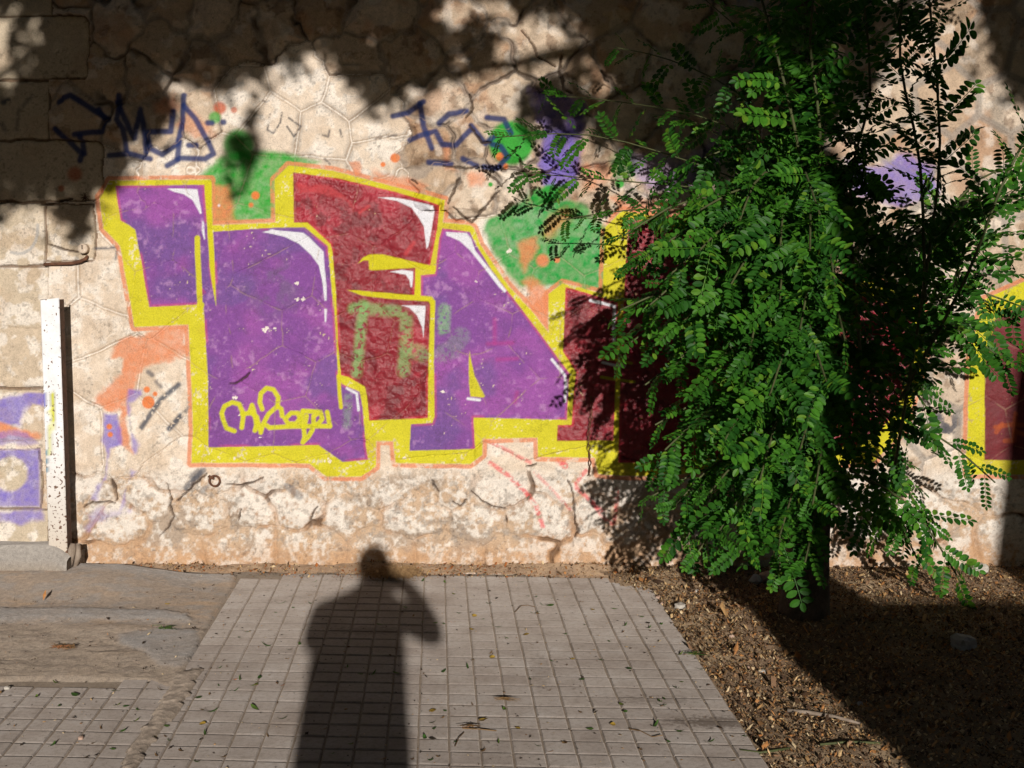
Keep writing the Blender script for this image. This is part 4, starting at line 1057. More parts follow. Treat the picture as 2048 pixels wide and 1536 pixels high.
def shoot(ctrl, spacing=.05, fs=1.0, start=.15, face=.75, droop=.45, rad=.006, thick=True):
    """a leafy shoot along control points (u, v, depth)"""
    pts = [c if isinstance(c, Vector) else at_depth(*c) for c in ctrl]
    P_ = []
    for i in range(len(pts) - 1):
        p0, p1, p2, p3 = pts[max(i - 1, 0)], pts[i], pts[i + 1], pts[min(i + 2, len(pts) - 1)]
        for k in range(6):
            t_ = k / 6
            P_.append(.5 * ((2 * p1) + (p2 - p0) * t_ + (2 * p0 - 5 * p1 + 4 * p2 - p3) * t_ ** 2 + (-p0 + 3 * p1 - 3 * p2 + p3) * t_ ** 3))
    P_.append(pts[-1])
    n = len(P_)
    twigs.tube(P_[::2] + ([P_[-1]] if (n - 1) % 2 else []), [rad * (1 - .8 * i / n) for i in range(len(P_[::2]) + (1 if (n - 1) % 2 else 0))], 5, cap=False)
    tot_ = sum((P_[i + 1] - P_[i]).length for i in range(n - 1))
    s_, k, seg = tot_ * start, 0, 0
    acc = 0
    while s_ < tot_:
        a = 0
        for i in range(n - 1):
            l_ = (P_[i + 1] - P_[i]).length
            if a + l_ >= s_: break
            a += l_
        p = P_[i].lerp(P_[i + 1], (s_ - a) / max(l_, 1e-6)); tg = (P_[i + 1] - P_[i]).normalized()
        u_ = tg.cross(Vector((.2, -1, .1))).normalized(); v_ = tg.cross(u_)
        ph = k * 2.4 + tr_.uniform(-.5, .5)
        lat_ = u_ * math.cos(ph) + v_ * math.sin(ph)
        f_ = s_ / tot_
        d = (tg * (.35 + .5 * f_) + lat_ * .85 + Vector((0, -.22, -droop * tr_.uniform(.3, 1.2)))).normalized()
        nrm_ = UPV * tr_.uniform(.1, 1.0) + TOW * face * tr_.uniform(.1, 1.2) + Vector((tr_.uniform(-.7, .7), 0, 0))
        nrm_ = nrm_ - d * nrm_.dot(d)
        if nrm_.length < .1: nrm_ = lat_.cross(d)
        nrm_.normalize(); sd_ = nrm_.cross(d)
        sc_ = fs * tr_.uniform(.66, 1.12) * (1 if f_ < .85 else .8)
        M_ = Matrix((d, sd_, nrm_)).transposed().to_4x4() @ Matrix.Scale(sc_, 4); M_.translation = p
        fronds.append(M_)
        s_ += spacing * tr_.uniform(.7, 1.3); k += 1
TB = on_ground(1608, 1240)
tree = tag(empty('locust_tree', (TB.x, TB.y, 0)), 'young tree with drooping pinnate green leaves hiding the right of the mural', 'tree')
tp = [TB + Vector((0, 0, -.05)), TB + Vector((0, 0, .05)), TB + Vector((.01, 0, .3)), TB + Vector((.03, .02, .8)), TB + Vector((.03, .03, 1.4)), TB + Vector((-.02, .05, 2.0)), TB + Vector((-.06, .06, 2.7)), TB + Vector((-.05, .0, 3.5)), TB + Vector((.0, -.1, 4.4))]
mb = MB(); mb.tube(tp, [.13, .105, .092, .085, .075, .066, .055, .042, .02], 16, noise=.10)
for (z, dx, dy, l_) in ((2.9, -.5, -.4, 1.0), (3.0, .55, -.5, 1.0), (3.2, -.5, .2, 1.2), (3.3, .6, .1, 1.1)):
    p0 = TB + Vector((.06, .04, z)); p1 = p0 + Vector((dx * .5, dy * .5, .35)); p2 = p0 + Vector((dx, dy, .5 + .3 * l_))
    mb.tube([p0, p1, p2], [.03, .02, .008], 7)
ob = mb.build('trunk', M_BARK, None, True); ob.parent = tree; ob.matrix_parent_inverse = Matrix.Translation(-Vector((TB.x, TB.y, 0)))
TC = lambda v: (1625 + tr_.uniform(-12, 12), v, TB.y - .05)
# left and front masses, drooping
for (u, v, y, v0) in ((1250, 470, 5.0, 420), (1236, 545, 5.0, 480), (1240, 620, 5.05, 560), (1255, 690, 5.1, 640), (1290, 770, 5.1, 700), (1310, 850, 5.1, 760), (1305, 940, 5.05, 820), (1345, 1020, 5.0, 900),
                      (1395, 1105, 4.95, 950), (1480, 1105, 4.85, 950), (1560, 1140, 4.8, 970), (1610, 1125, 4.75, 950), (1330, 560, 4.8, 470), (1370, 640, 4.75, 540), (1350, 730, 4.85, 620),
                      (1400, 500, 4.65, 420), (1450, 590, 4.55, 480), (1500, 700, 4.5, 560), (1540, 790, 4.45, 640), (1600, 660, 4.4, 520), (1655, 770, 4.45, 600), (1600, 900, 4.45, 720), (1520, 960, 4.5, 780),
                      (1450, 880, 4.55, 720), (1420, 985, 4.65, 850), (1560, 1070, 4.55, 880), (1625, 1010, 4.55, 820), (1385, 790, 4.7, 680), (1670, 570, 4.5, 450), (1560, 510, 4.5, 400), (1480, 440, 4.7, 380),
                      (1400, 420, 4.85, 380), (1330, 900, 4.9, 800), (1370, 1080, 5.1, 960), (1440, 1060, 4.75, 900), (1500, 1030, 4.7, 860), (1290, 1000, 5.15, 900), (1500, 820, 4.6, 680), (1430, 740, 4.65, 620), (1560, 600, 4.5, 460),
                      (1300, 610, 4.95, 520), (1310, 690, 4.9, 600), (1280, 520, 4.95, 440), (1620, 500, 4.45, 400), (1640, 430, 4.5, 380), (1690, 680, 4.55, 540), (1540, 1130, 4.9, 980), (1470, 950, 4.9, 860), (1400, 850, 5.0, 760)):
    q = TC(v0); mid = ((q[0] * .45 + u * .55) + tr_.uniform(-20, 20), (v0 * .5 + v * .5) - 45 + tr_.uniform(-20, 20), (q[2] + y) / 2 - .1)
    shoot([q, mid, (u, v, y)], .050, tr_.choice((.72, .82, .95, 1.08)), .22)
# long thin shoots to the upper left
for c in ([(1620, 420), (1400, 330), (1180, 270), (990, 275)], [(1600, 430), (1420, 380), (1220, 360), (1040, 345)], [(1620, 380), (1450, 250), (1250, 205), (1090, 190)],
          [(1620, 350), (1480, 190), (1340, 120), (1230, 95)], [(1600, 450), (1420, 420), (1260, 420), (1120, 440)], [(1640, 300), (1560, 120), (1470, 50), (1400, -10)], [(1610, 400), (1480, 300), (1380, 240), (1300, 230)]):
    n = len(c); ctrl = [(u, v, TB.y - .05 + .55 * i / (n - 1)) for i, (u, v) in enumerate(c)]
    shoot(ctrl, .060, .78, .22, face=.30, droop=.25, rad=.004)
# right mass
for (u, v, y, u0, v0) in ((1850, 470, 4.75, 1680, 520), (1950, 560, 4.65, 1700, 560), (2040, 500, 4.6, 1720, 540), (2060, 620, 4.6, 1740, 600), (2010, 720, 4.6, 1740, 640), 
                          (1870, 840, 4.75, 1720, 720), (1800, 905, 4.85, 1700, 780), (1990, 965, 4.8, 1760, 860), (1925, 1170, 4.9, 1740, 960), (1840, 1130, 4.95, 1700, 940),
                          (1780, 1065, 5.05, 1690, 880), (1830, 1010, 5.0, 1700, 860), (2050, 400, 4.6, 1800, 480), (1960, 460, 4.7, 1760, 500), (1860, 1060, 5.0, 1720, 900), (2050, 330, 4.8, 1860, 470), (1985, 610, 4.7, 1760, 600), (2045, 700, 4.7, 1800, 640), (1955, 690, 4.7, 1760, 620), (1990, 430, 4.8, 1800, 500)):
    y = y + 1.0 - .0008 * (2000 - u); mid = ((u0 + u) / 2, (v0 + v) / 2 - 40, (TB.y + y) / 2)
    shoot([(u0, v0, TB.y - .05), mid, (u, v, y)], .066, 1.0, .2)
# inner mass, in the shade
for (u, v, y) in ((1725, 600, 5.4), (1765, 700, 5.4), (1805, 650, 5.3), (1745, 790, 5.4), (1795, 790, 5.4), (1710, 890, 5.5), (1765, 520, 5.4), (1825, 560, 5.3), (1850, 700, 5.3), (1700, 980, 5.5), (1740, 1050, 5.4), (1700, 560, 5.5), (1720, 690, 5.5),
                  (1780, 850, 5.35), (1840, 780, 5.3), (1700, 760, 5.5), (1690, 640, 5.6), (1820, 880, 5.3), (1670, 830, 5.55)):
    v0 = v - tr_.uniform(60, 150)
    shoot([TC(v0), ((1630 + u) / 2, (v0 + v) / 2 - 20, (TB.y + y) / 2), (u, v, y)], .045, .95, .15)
# upright suckers at the upper right
for c in ([(1790, 930, 5.35), (1850, 560, 5.2), (1880, 280, 5.15), (1850, -80, 5.1)], [(1720, 700, 5.4), (1700, 380, 5.3), (1740, 180, 5.25), (1720, -60, 5.2)], [(1800, 800, 5.3), (1930, 560, 5.1), (2000, 380, 5.0), (2070, 240, 5.0)],
          [(1640, 560, 5.5), (1590, 260, 5.2), (1540, 60, 5.1), (1500, -80, 5.0)], [(1640, 520, 5.5), (1640, 260, 5.2), (1620, 80, 5.1), (1640, -80, 5.0)], [(1850, 600, 5.2), (1840, 330, 5.2), (1800, 120, 5.2), (1810, -60, 5.2)]):
    shoot([(a, b_, y - .2) for a, b_, y in c], .033, 1.1, .12, face=.35, droop=.12, rad=.007)
# shaded leafage around the upper trunk
for (u, v, y) in ((1480, 60, 5.2), (1540, 150, 5.1), (1600, 60, 5.0), (1660, 160, 5.0), (1700, 260, 5.0), (1720, 60, 5.0), (1580, 260, 5.1), (1500, 260, 5.2), (1640, 330, 4.9), (1560, 350, 5.0), (1680, 390, 4.9), (1740, 340, 5.0), (1450, 170, 5.4), (1400, 320, 5.5), (1470, 350, 5.3), (1760, 430, 5.0)):
    v0 = v + tr_.uniform(-30, 120)
    shoot([(1600 + tr_.uniform(-10, 10), v0, TB.y), ((1600 + u) / 2, (v0 + v) / 2 - 30, (TB.y + y) / 2), (u, v, y)], .048, 1.0, .1, face=.4)
# the crown above the picture
for i in range(26):
    a = tr_.uniform(0, 6.28); z = tr_.uniform(2.9, 4.0); p0 = TB + Vector((.07, 0, z - .3)); l_ = tr_.uniform(.5, 1.1)
    p2 = p0 + Vector((math.cos(a) * l_, math.sin(a) * l_ * .8 - .15, tr_.uniform(-.1, .5)))
    if p2.z < 3.0: continue
    shoot([p0, p0.lerp(p2, .5) + Vector((0, 0, .18)), p2], .08, 1.05, .2)
ob = twigs.build('twig', M_TWIG, None, True); ob.name = 'twigs'; tag(ob, kind='stuff'); ob.parent = tree; ob.matrix_parent_inverse = Matrix.Translation(-Vector((TB.x, TB.y, 0)))
def vis(Mx):
    p = Mx.translation; u, v = project(p.x, p.y, p.z)
    return (0 if (0 < u < 2048 and 0 < v < 1536) else 100) + p.y
fronds.sort(key=vis)
crown_v, crown_f, crown_r = [], [], []
inv_t = Matrix.Translation(-Vector((TB.x, TB.y, 0)))
for n_, Mx in enumerate(fronds):
    g = tr_.randrange(8)
    if n_ < 290:
        ob = bpy.data.objects.new('leaf_frond', FRM[g]); ob.matrix_world = inv_t @ Mx; link(ob, tree); ob.matrix_basis = inv_t @ Mx
    else:
        v, f = FR[g]; b0 = len(crown_v); rr_ = tr_.random()
        crown_v += [tuple(inv_t @ Mx @ p) for p in v]; crown_f += [tuple(b0 + i for i in q) for q in f]; crown_r += [rr_] * len(v)
me = bpy.data.meshes.new('crown'); me.from_pydata(crown_v, [], crown_f); me.materials.append(M_LEAF)
me.attributes.new('rnd', 'FLOAT', 'POINT').data.foreach_set('value', crown_r)
tag(link(bpy.data.objects.new('crown', me), tree), kind='stuff')
print('fronds', len(fronds))
# ------------------------------------------------------------------ the street behind the viewer: trees, added light blockers, photographer
def back_to(p, y):                                            # follow the sunlight back from a point of the wall to the plane at y
    t_ = (p.y - y) / L.y
    return p - L * t_
M_LEAF2 = leaf_mat('plane_leaf', (.015, .045, .010), (.03, .085, .015), .08)
def wall_pt(u, v):
    return at_depth(u, v, D)
SHADE = [P(105, -900, 1000, -900, 1000, -50, 870, -20, 862, 40, 900, 110, 885, 160, 810, 180, 760, 205, 715, 195, 690, 140, 650, 95, 590, 98, 555, 112, 515, 150, 450, 165, 400, 150, 345, 125, 330, 180, 345, 225, 300, 255,
           245, 285, 235, 335, 200, 365, 150, 390, 60, 395, 0, 390, -400, 400, -400, 190, 25, 190, 60, 165, 110, 135, 98, 60),
         P(1000, -900, 1720, -900, 1670, -50, 1650, 180, 1560, 250, 1480, 290, 1400, 270, 1330, 240, 1300, 175, 1240, 185, 1222, 120, 1180, 55, 1100, 15, 1000, 5),
         P(1060, 180, 1110, 165, 1170, 185, 1160, 235, 1110, 255, 1070, 235), P(1180, 215, 1300, 200, 1400, 260, 1440, 300, 1420, 345, 1360, 330, 1290, 295, 1200, 270),
         P(465, 255, 492, 250, 500, 330, 480, 360, 468, 330), P(1680, -100, 1770, -100, 1760, 60, 1740, 190, 1700, 180, 1690, 60), P(130, 405, 175, 400, 165, 460, 140, 455),
         P(700, 150, 745, 140, 750, 215, 725, 225), P(0, -60, 105, -60, 100, 40, 60, 28, 0, 24), P(1500, 230, 1600, 230, 1560, 420, 1520, 420), P(30, 60, 60, 60, 55, 95, 35, 95), P(935, 60, 990, 70, 960, 140, 925, 130), P(1955, -60, 2100, -60, 2100, 260, 2040, 200, 1990, 120)]
LIT = [(110, 95, 22), (20, 200, 18), (75, 330, 16), (118, 372, 14), (30, 350, 14), (300, 170, 18), (620, 60, 0), (1040, 40, 26), (575, 115, 14), (200, 75, 9), (265, 80, 8), (850, 130, 16), (1310, 110, 12), (160, 320, 10), (320, 205, 14), (1500, 120, 10)] + [(_r.uniform(0, 330), _r.uniform(180, 390), _r.uniform(7, 13)) for _ in range(16)] + [(_r.uniform(300, 1000), _r.uniform(10, 150), _r.uniform(6, 11)) for _ in range(12)]
def leaf_cards(pts, size, r_):
    V, Fq = [], []
    for p in pts:
        d = Vector((r_.gauss(0, 1), r_.gauss(0, .7), r_.gauss(0, 1))).normalized(); n = Vector((r_.gauss(0, .5), -1 + r_.gauss(0, .4), r_.gauss(0, .5)))
        n = (n - d * n.dot(d)).normalized(); s_ = n.cross(d); q = size * r_.uniform(.6, 1.3); w_ = q * r_.uniform(.45, .7)
        b0 = len(V)
        V += [p, p + d * (.35 * q) + s_ * (.5 * w_), p + d * (.75 * q) + s_ * (.38 * w_), p + d * q - n * (.12 * q), p + d * (.75 * q) - s_ * (.38 * w_), p + d * (.35 * q) - s_ * (.5 * w_)]
        Fq += [(b0, b0 + 1, b0 + 2, b0 + 3), (b0, b0 + 3, b0 + 4, b0 + 5)]
    return V, Fq
rb = random.Random(77)
us, vs_ = np.meshgrid(np.arange(-420, 2100, 6.0), np.arange(-900, 480, 6.0))
uu, vv = us.ravel(), vs_.ravel()
msk = np.zeros(len(uu), bool)
wob = 34 * (fbm(uu / 26, vv / 26, 3, 3) - .5) + 26 * (fbm(uu / 70, vv / 70, 5, 2) - .5)
for pl in SHADE: msk |= sd_poly(uu, vv, pl) + wob < -2
for a, b_, r_ in LIT: msk &= np.hypot(uu - a, vv - b_) > r_
sel = np.nonzero(msk)[0]
leaves = [[], []]
nclump = 14500
for i in range(nclump):
    k = sel[rb.randrange(len(sel))]
    if vv[k] < -60 and rb.random() < .7: continue
    which = 0 if uu[k] > 560 + rb.gauss(0, 60) else 1
    base_y = .55 if which == 0 else .3
    wp = wall_pt(uu[k], vv[k]); q = back_to(wp, base_y + max(-1.4, min(.9, rb.gauss(0, .45)))); sw = rb.gauss(0, .5)
    for j in range(7):
        s_ = rb.gauss(0, .055)
        leaves[which].append(q + Vector((s_ * math.sin(sw) + rb.gauss(0, .014), rb.gauss(0, .05), s_ * math.cos(sw) + rb.gauss(0, .014))))
def street_tree(name, label, root, fork, lvs, r0, rr_, lsz=.066):
    tr = tag(empty(name, (root.x, root.y, 0)), label, 'tree', 'street trees behind the viewer')
    Mi = Matrix.Translation(-Vector((root.x, root.y, 0)))
    mb = MB(); top = Vector((root.x + .1, root.y - .1, fork))
    mb.tube([root + Vector((0, 0, -.05)), root + Vector((0, 0, .15)), root + Vector((.0, 0, fork * .5)), top], [r0 * 1.12, r0, r0 * .98, r0 * .9], 18, noise=.05)
    ob = mb.build('trunk', M_BARK, None, True); ob.parent = tr; ob.matrix_parent_inverse = Mi
    mb = MB()
    for i in range(16):
        q = lvs[rr_.randrange(len(lvs))]
        m1 = top.lerp(q, .5) + Vector((0, 0, .35))
        mb.tube([top - Vector((0, 0, .1)), m1, q], [r0 * .32, r0 * .16, .01], 7)
    ob = mb.build('branches', M_BARK, None, True); tag(ob, kind='stuff'); ob.parent = tr; ob.matrix_parent_inverse = Mi
    V, Fq = leaf_cards(lvs, lsz, rr_)
    me = bpy.data.meshes.new('crown'); me.from_pydata([tuple(p) for p in V], [], Fq); me.materials.append(M_LEAF2)
    ob = tag(link(bpy.data.objects.new('crown', me), tr), kind='stuff'); ob.matrix_parent_inverse = Mi
YT = -1.0
xl, xr = back_to(wall_pt(1396, 1140), YT).x, back_to(wall_pt(1640, 1140), YT).x
street_tree('street_tree', 'broad street tree behind the viewer, its trunk shading the soil at the right', Vector(((xl + xr) / 2, YT, 0)), 3.9, leaves[0], (xr - xl) / 2, rb)
pl_ = back_to(wall_pt(160, 300), -3.6)
street_tree('street_tree', 'street tree behind the viewer, dappling the upper left of the wall', Vector((pl_.x - 2.2, -4.2, 0)), 3.2, leaves[1], .2, rb)
xl2 = back_to(wall_pt(1968, 1140), -1.4).x
extra = [Vector((xl2 + .9 + rb.gauss(0, .4), -1.6 + rb.gauss(0, .8), 4.3 + abs(rb.gauss(0, .9)))) for i in range(2600)]
street_tree('street_tree', 'street tree beside the added low wall behind the viewer', Vector((xl2 + .33, -1.4, 0)), 3.0, extra, .33, rb)
# unseen leaf canopy added to block the sky, above the sun's way to the wall
over = []
while len(over) < 27000:
    x_, y_ = rb.uniform(-5.5, 6.5), rb.uniform(-9, 5.6)
    lo = 3.35 + math.tan(EL) * (D - y_)
    if x_ < .4 and y_ < 3.6 and rb.random() < .7: continue
    over.append(Vector((x_, y_, lo + abs(rb.gauss(0, .55)))))
street_tree('street_tree', 'tall tree added out of view, its canopy blocking the sky above the pavement', Vector((-3.4, -7.0, 0)), 6.2, over, .24, rb, .17)
for sg_, lb_ in ((-1, 'leafy tree curtain added far left out of view to block sky light'), (1, 'leafy tree curtain added far right out of view to block sky light')):
    sky_curtain = [Vector((sg_ * (4.3 + (1.7 if sg_ > 0 else 0) + abs(rb.gauss(0, .9))), rb.uniform(-8, 5.6), rb.uniform(1.6, 7.2))) for _ in range(6000)]  # leaf curtain added out of view to cut sky light from the side
    street_tree('street_tree', lb_, Vector((sg_ * 7.0, -2.0, 0)), 2.6, sky_curtain, .2, rb, .19)
# unseen houses across the street, added to block low sky light
M_HOUSE = simple_mat('house_render', (.30, .25, .20), (.38, .33, .27), 3, .9, .3, .006); M_GLASS = simple_mat('dark_pane', (.02, .025, .03), (.04, .045, .05), 3, .15, 0)
def blocker_house(x0, x1, y1, h_, label, storeys):
    cx = (x0 + x1) / 2; hs = tag(empty('blocker_house', (cx, y1, 0)), label, 'blocker_house', 'added houses blocking the low sky'); w_ = (x1 - x0) / 2
    mb = MB(); mb.box((-w_, -7, -.05), (w_, 0, h_)); mb.build('wall', M_HOUSE, hs)
    mb = MB(); mb.box((-w_ - .2, -7.2, h_ + .003), (w_ + .2, .25, h_ + .18)); mb.build('roof', M_CORE, hs)
    n = int(w_ * 2 / 3.2)
    for f_ in range(storeys):
        for i in range(n):
            x_ = -w_ + (i + .5) * 2 * w_ / n; z_ = 1.0 + 3.0 * f_
            mb = MB(); mb.box((x_ - .6, .004, z_), (x_ + .6, .05, z_ + 1.5)); fr_ = mb.build('window', M_CORE, hs)
            mb = MB(); mb.box((x_ - .5, .053, z_ + .1), (x_ + .5, .06, z_ + 1.4)); mb.build('pane', M_GLASS, fr_)
blocker_house(-3.2, 7.2, -16, 3.3, 'low rendered building added to block sky, in the gap the sun shines over', 1)
blocker_house(-24, -3.0, -9.5, 9.2, 'tall rendered building added at the left behind the viewer to block low sky', 3)
blocker_house(6.2, 26, -9.5, 9.2, 'tall rendered building added at the right behind the viewer to block low sky', 3)
M_REND = simple_mat('rendered_wall', (.42, .36, .29), (.52, .46, .38), 5, .9, .4, .006)
gw = tag(empty('shade_wall', (xr + .1, -1.75, 0)), 'low rendered wall added behind the viewer at the right to shade the soil', 'wall')  # invented wall, stands in for an unseen low object shading the soil
mb = MB(); mb.box((-.35, -.1, -.05), (5.2, .1, 1.76)); mb.build('wall_body', M_REND, gw, bevel=.01)
mb = MB(); mb.box((-.38, -.14, 1.763), (5.23, .14, 1.82)); mb.build('coping', M_CORE, gw, bevel=.012)

# photographer
M_SKIN = simple_mat('skin', (.42, .26, .19), (.48, .30, .22), 30, .55, .1); M_SHIRT = simple_mat('shirt_cloth', (.10, .11, .14), (.14, .15, .18), 40, .9, .2)
M_TROU = simple_mat('trouser_cloth', (.05, .055, .07), (.08, .085, .1), 40, .9, .2); M_HAIR = simple_mat('hair', (.02, .015, .012), (.05, .035, .025), 60, .6, .5)
M_SHOE = simple_mat('shoe', (.03, .03, .03), (.07, .06, .06), 30, .6, .1); M_CAMB = simple_mat('camera_body', (.012, .012, .012), (.03, .03, .03), 80, .5, .2)
bx, by = -.07, -.20
J = {'pel': (bx, by - .02, .97, .205, .12), 'wst': (bx, by - .02, 1.12, .20, .115), 'chs': (bx, by - .01, 1.28, .21, .125), 'shd': (bx, by, 1.42, .15, .095), 'nck': (bx + .035, by + .01, 1.515, .056, .056),
     'hd0': (bx + .055, by + .02, 1.575, .068, .078), 'hd1': (bx + .058, by + .03, 1.64, .074, .090), 'hd2': (bx + .058, by + .025, 1.695, .050, .060),
     'lsh': (bx - .17, by, 1.41, .065, .065), 'lel': (bx - .20, by + .07, 1.27, .050, .050), 'lwr': (bx - .035, by + .13, 1.47, .034, .034), 'lpm': (bx + .035, by + .145, 1.505, .036, .030),
     'rsh': (bx + .185, by, 1.41, .065, .065), 'rel': (bx + .325, by + .03, 1.31, .060, .058), 'rwr': (bx + .225, by + .10, 1.49, .044, .042), 'rpm': (bx + .155, by + .13, 1.535, .044, .036),
     'lhp': (bx - .09, by - .02, .88, .105, .105), 'lkn': (bx - .10, by, .49, .070, .072), 'lan': (bx - .11, by - .02, .09, .045, .05), 'lto': (bx - .13, by + .14, .04, .042, .036),
     'rhp': (bx + .09, by - .02, .88, .105, .105), 'rkn': (bx + .10, by, .49, .070, .072), 'ran': (bx + .11, by - .02, .09, .045, .05), 'rto': (bx + .13, by + .14, .04, .042, .036)}
E_ = 'pel-wst wst-chs chs-shd shd-nck nck-hd0 hd0-hd1 hd1-hd2 shd-lsh lsh-lel lel-lwr lwr-lpm shd-rsh rsh-rel rel-rwr rwr-rpm pel-lhp lhp-lkn lkn-lan lan-lto pel-rhp rhp-rkn rkn-ran ran-rto'.split()
names = list(J)
fing = []
for side, base_, dirx in (('l', 'lpm', 1), ('r', 'rpm', -1)):
    bxp = Vector(J[base_][:3])
    for k in range(5):
        f1 = bxp + Vector((dirx * .012, .018 - .012 * k if k else -.02, .012 - .017 * k if k else .03)); ln = (.05, .062, .068, .062, .05)[k]
        f2 = f1 + Vector((dirx * ln * .5, .018, .004)); f3 = f2 + Vector((dirx * ln * .4, -.006, -.004))
        nm_ = [f'{side}f{k}{i}' for i in range(3)]
        for n_, q in zip(nm_, (f1, f2, f3)): J[n_] = (*q, .0095, .0095)
        E_ += [f'{base_}-{nm_[0]}', f'{nm_[0]}-{nm_[1]}', f'{nm_[1]}-{nm_[2]}']
names = list(J)
me = bpy.data.meshes.new('person_skeleton')
me.from_pydata([J[n_][:3] for n_ in names], [tuple(names.index(q) for q in e_.split('-')) for e_ in E_], [])
tmp = link(bpy.data.objects.new('person_skeleton', me))
md = tmp.modifiers.new('Skin', 'SKIN'); md.use_smooth_shade = True
for i, n_ in enumerate(names):
    sv_ = me.skin_vertices[0].data[i]; sv_.radius = J[n_][3:5]; sv_.use_root = (n_ == 'pel')
tmp.modifiers.new('Sub', 'SUBSURF').levels = 2
dg = bpy.context.evaluated_depsgraph_get()
body = bpy.data.meshes.new_from_object(tmp.evaluated_get(dg)); body.name = 'body'
bpy.data.objects.remove(tmp)
body.transform(Matrix.Translation(Vector((-bx, -by, 0))))
for m_ in (M_SKIN, M_SHIRT, M_TROU, M_SHOE): body.materials.append(m_)
for p in body.polygons:
    c_ = p.center; x_, z_ = c_.x, c_.z
    p.material_index = 3 if z_ < .085 else 2 if z_ < 1.0 else 0 if (z_ > 1.50 and abs(x_ - .05) < .1) or (c_.y > .085 and z_ > 1.3) else 1
person = tag(empty('person', (bx, by, 0)), 'person raising a camera to the face, seen only as the shadow on the paving', 'person')
link(bpy.data.objects.new('body', body), person)
# hair cap and facial features on the head
hx, hy, hz = .058, .03, 1.63
def ellipsoid(c, r, n=14, m_=10, zmin=-2.0):
    V, Fq = [], []
    for i in range(m_ + 1):
        th = math.pi * i / m_
        for k in range(n):
            ph = 2 * math.pi * k / n
            V.append((c[0] + r[0] * math.sin(th) * math.cos(ph), c[1] + r[1] * math.sin(th) * math.sin(ph), c[2] + max(r[2] * math.cos(th), zmin)))
    for i in range(m_):
        for k in range(n): Fq.append((i * n + k, (i + 1) * n + k, (i + 1) * n + (k + 1) % n, i * n + (k + 1) % n))
    return V, Fq
def ell_obj(name, c, r, mat, par, **kw):
    v, f = ellipsoid(c, r, **kw); mb = MB(); mb.v, mb.f = v, f
    return mb.build(name, mat, par, True)
ell_obj('hair', (hx, hy - .014, hz + .018), (.083, .098, .088), M_HAIR, person, zmin=-.035)
for s_ in (-1, 1): ell_obj('ear', (hx + s_ * .082, hy, hz - .01), (.009, .018, .03), M_SKIN, person)
ell_obj('nose', (hx, hy + .10, hz - .03), (.013, .016, .024), M_SKIN, person)
for s_ in (-1, 1): ell_obj('eye', (hx + s_ * .03, hy + .084, hz), (.012, .008, .009), M_SHOE, person)
ell_obj('mouth', (hx, hy + .082, hz - .065), (.022, .008, .006), M_SKIN, person)
cm = tag(empty('handheld_camera', (0, -.03, H)), 'small black camera held up in both hands by the photographer', 'camera')
mb = MB(); mb.box((-.062, -.075, -.042), (.066, -.035, .035)); mb.build('camera_body', M_CAMB, cm, bevel=.006)
mb = MB(); mb.tube([(0, -.034, -.004), (0, 0, -.004)], [.032, .029], 20, cap=False); mb.build('lens_barrel', M_CAMB, cm, True)
mb = MB(); mb.box((-.018, -.073, .0352), (.018, -.043, .052)); mb.build('viewfinder_hump', M_CAMB, cm, bevel=.003)
# ------------------------------------------------------------------ litter, stones, dry grass
m, t, b = new_mat('dry_litter')
at = node(t, 'ShaderNodeAttribute', attribute_name='Col'); n_ = noise_node(t, 220, 3, .6, pos(t))
k = ramp(t, n_.outputs[0], [(.3, (.7,) * 3), (.7, (1.15,) * 3)])
t.links.new(mixc(t, 1, at.outputs['Color'], k.outputs[0], 'MULTIPLY'), b.inputs['Base Color'])
b.inputs['Roughness'].default_value = .8; b.inputs['Specular IOR Level'].default_value = .25
M_LIT = m
lr = np.random.default_rng(8)
def soil_z(x, y):
    u, v = project(x, y, 0 * x)
    return soil_fn(x, y, u, v)[0]
def chips(name, x, y, z, size, pal, label_kind='stuff', flat=.55):
    n = len(x); a = lr.uniform(0, 6.283, n); sz = size * lr.lognormal(0, .45, n); asp = lr.uniform(.3, .95, n)
    nx, ny = lr.normal(0, flat, n), lr.normal(0, flat, n)
    ca, sa = np.cos(a), np.sin(a)
    V = np.empty((n, 5, 3))
    for i, (p, q) in enumerate(((1, .15), (.1, 1), (-1, -.1), (-.1, -1))):
        dx = sz * (p * ca - q * asp * sa); dy = sz * (p * sa + q * asp * ca)
        V[:, i, 0] = x + dx; V[:, i, 1] = y + dy; V[:, i, 2] = z + nx * dx + ny * dy + lr.normal(0, .12, n) * sz
    V[:, 4, 0] = x; V[:, 4, 1] = y; V[:, 4, 2] = z + sz * .35
    V[:, :, 2] += np.maximum(0, z - V[:, :, 2].min(1))[:, None] + .0006
    base = np.arange(n)[:, None] * 5
    Q = np.stack([base + np.array([[i, (i + 1) % 4, 4]]) for i in range(4)], 1).reshape(-1, 3)
    pal = np.array(pal); pc = pal[lr.integers(0, len(pal), n)] * lr.uniform(.7, 1.25, (n, 1))
    me = mesh_np(name, V.reshape(-1, 3), Q, False, np.repeat(pc, 5, 0)); me.materials.append(M_LIT)
    return link(bpy.data.objects.new(name, me))
PAL = [lin(200, 168, 122), lin(176, 138, 92), lin(138, 102, 66), lin(96, 70, 46), lin(70, 50, 34), lin(206, 182, 144), lin(180, 126, 76), lin(150, 116, 88), lin(84, 62, 44), lin(116, 90, 62), lin(64, 46, 32)]
def scatter(n, x0, x1, y0, y1, poly):
    x, y = lr.uniform(x0, x1, n), lr.uniform(y0, y1, n); u, v = project(x, y, 0 * x)
    k_ = sd_poly(u + lr.normal(0, 3, n), v + lr.normal(0, 3, n), poly) < 0
    return x[k_], y[k_]
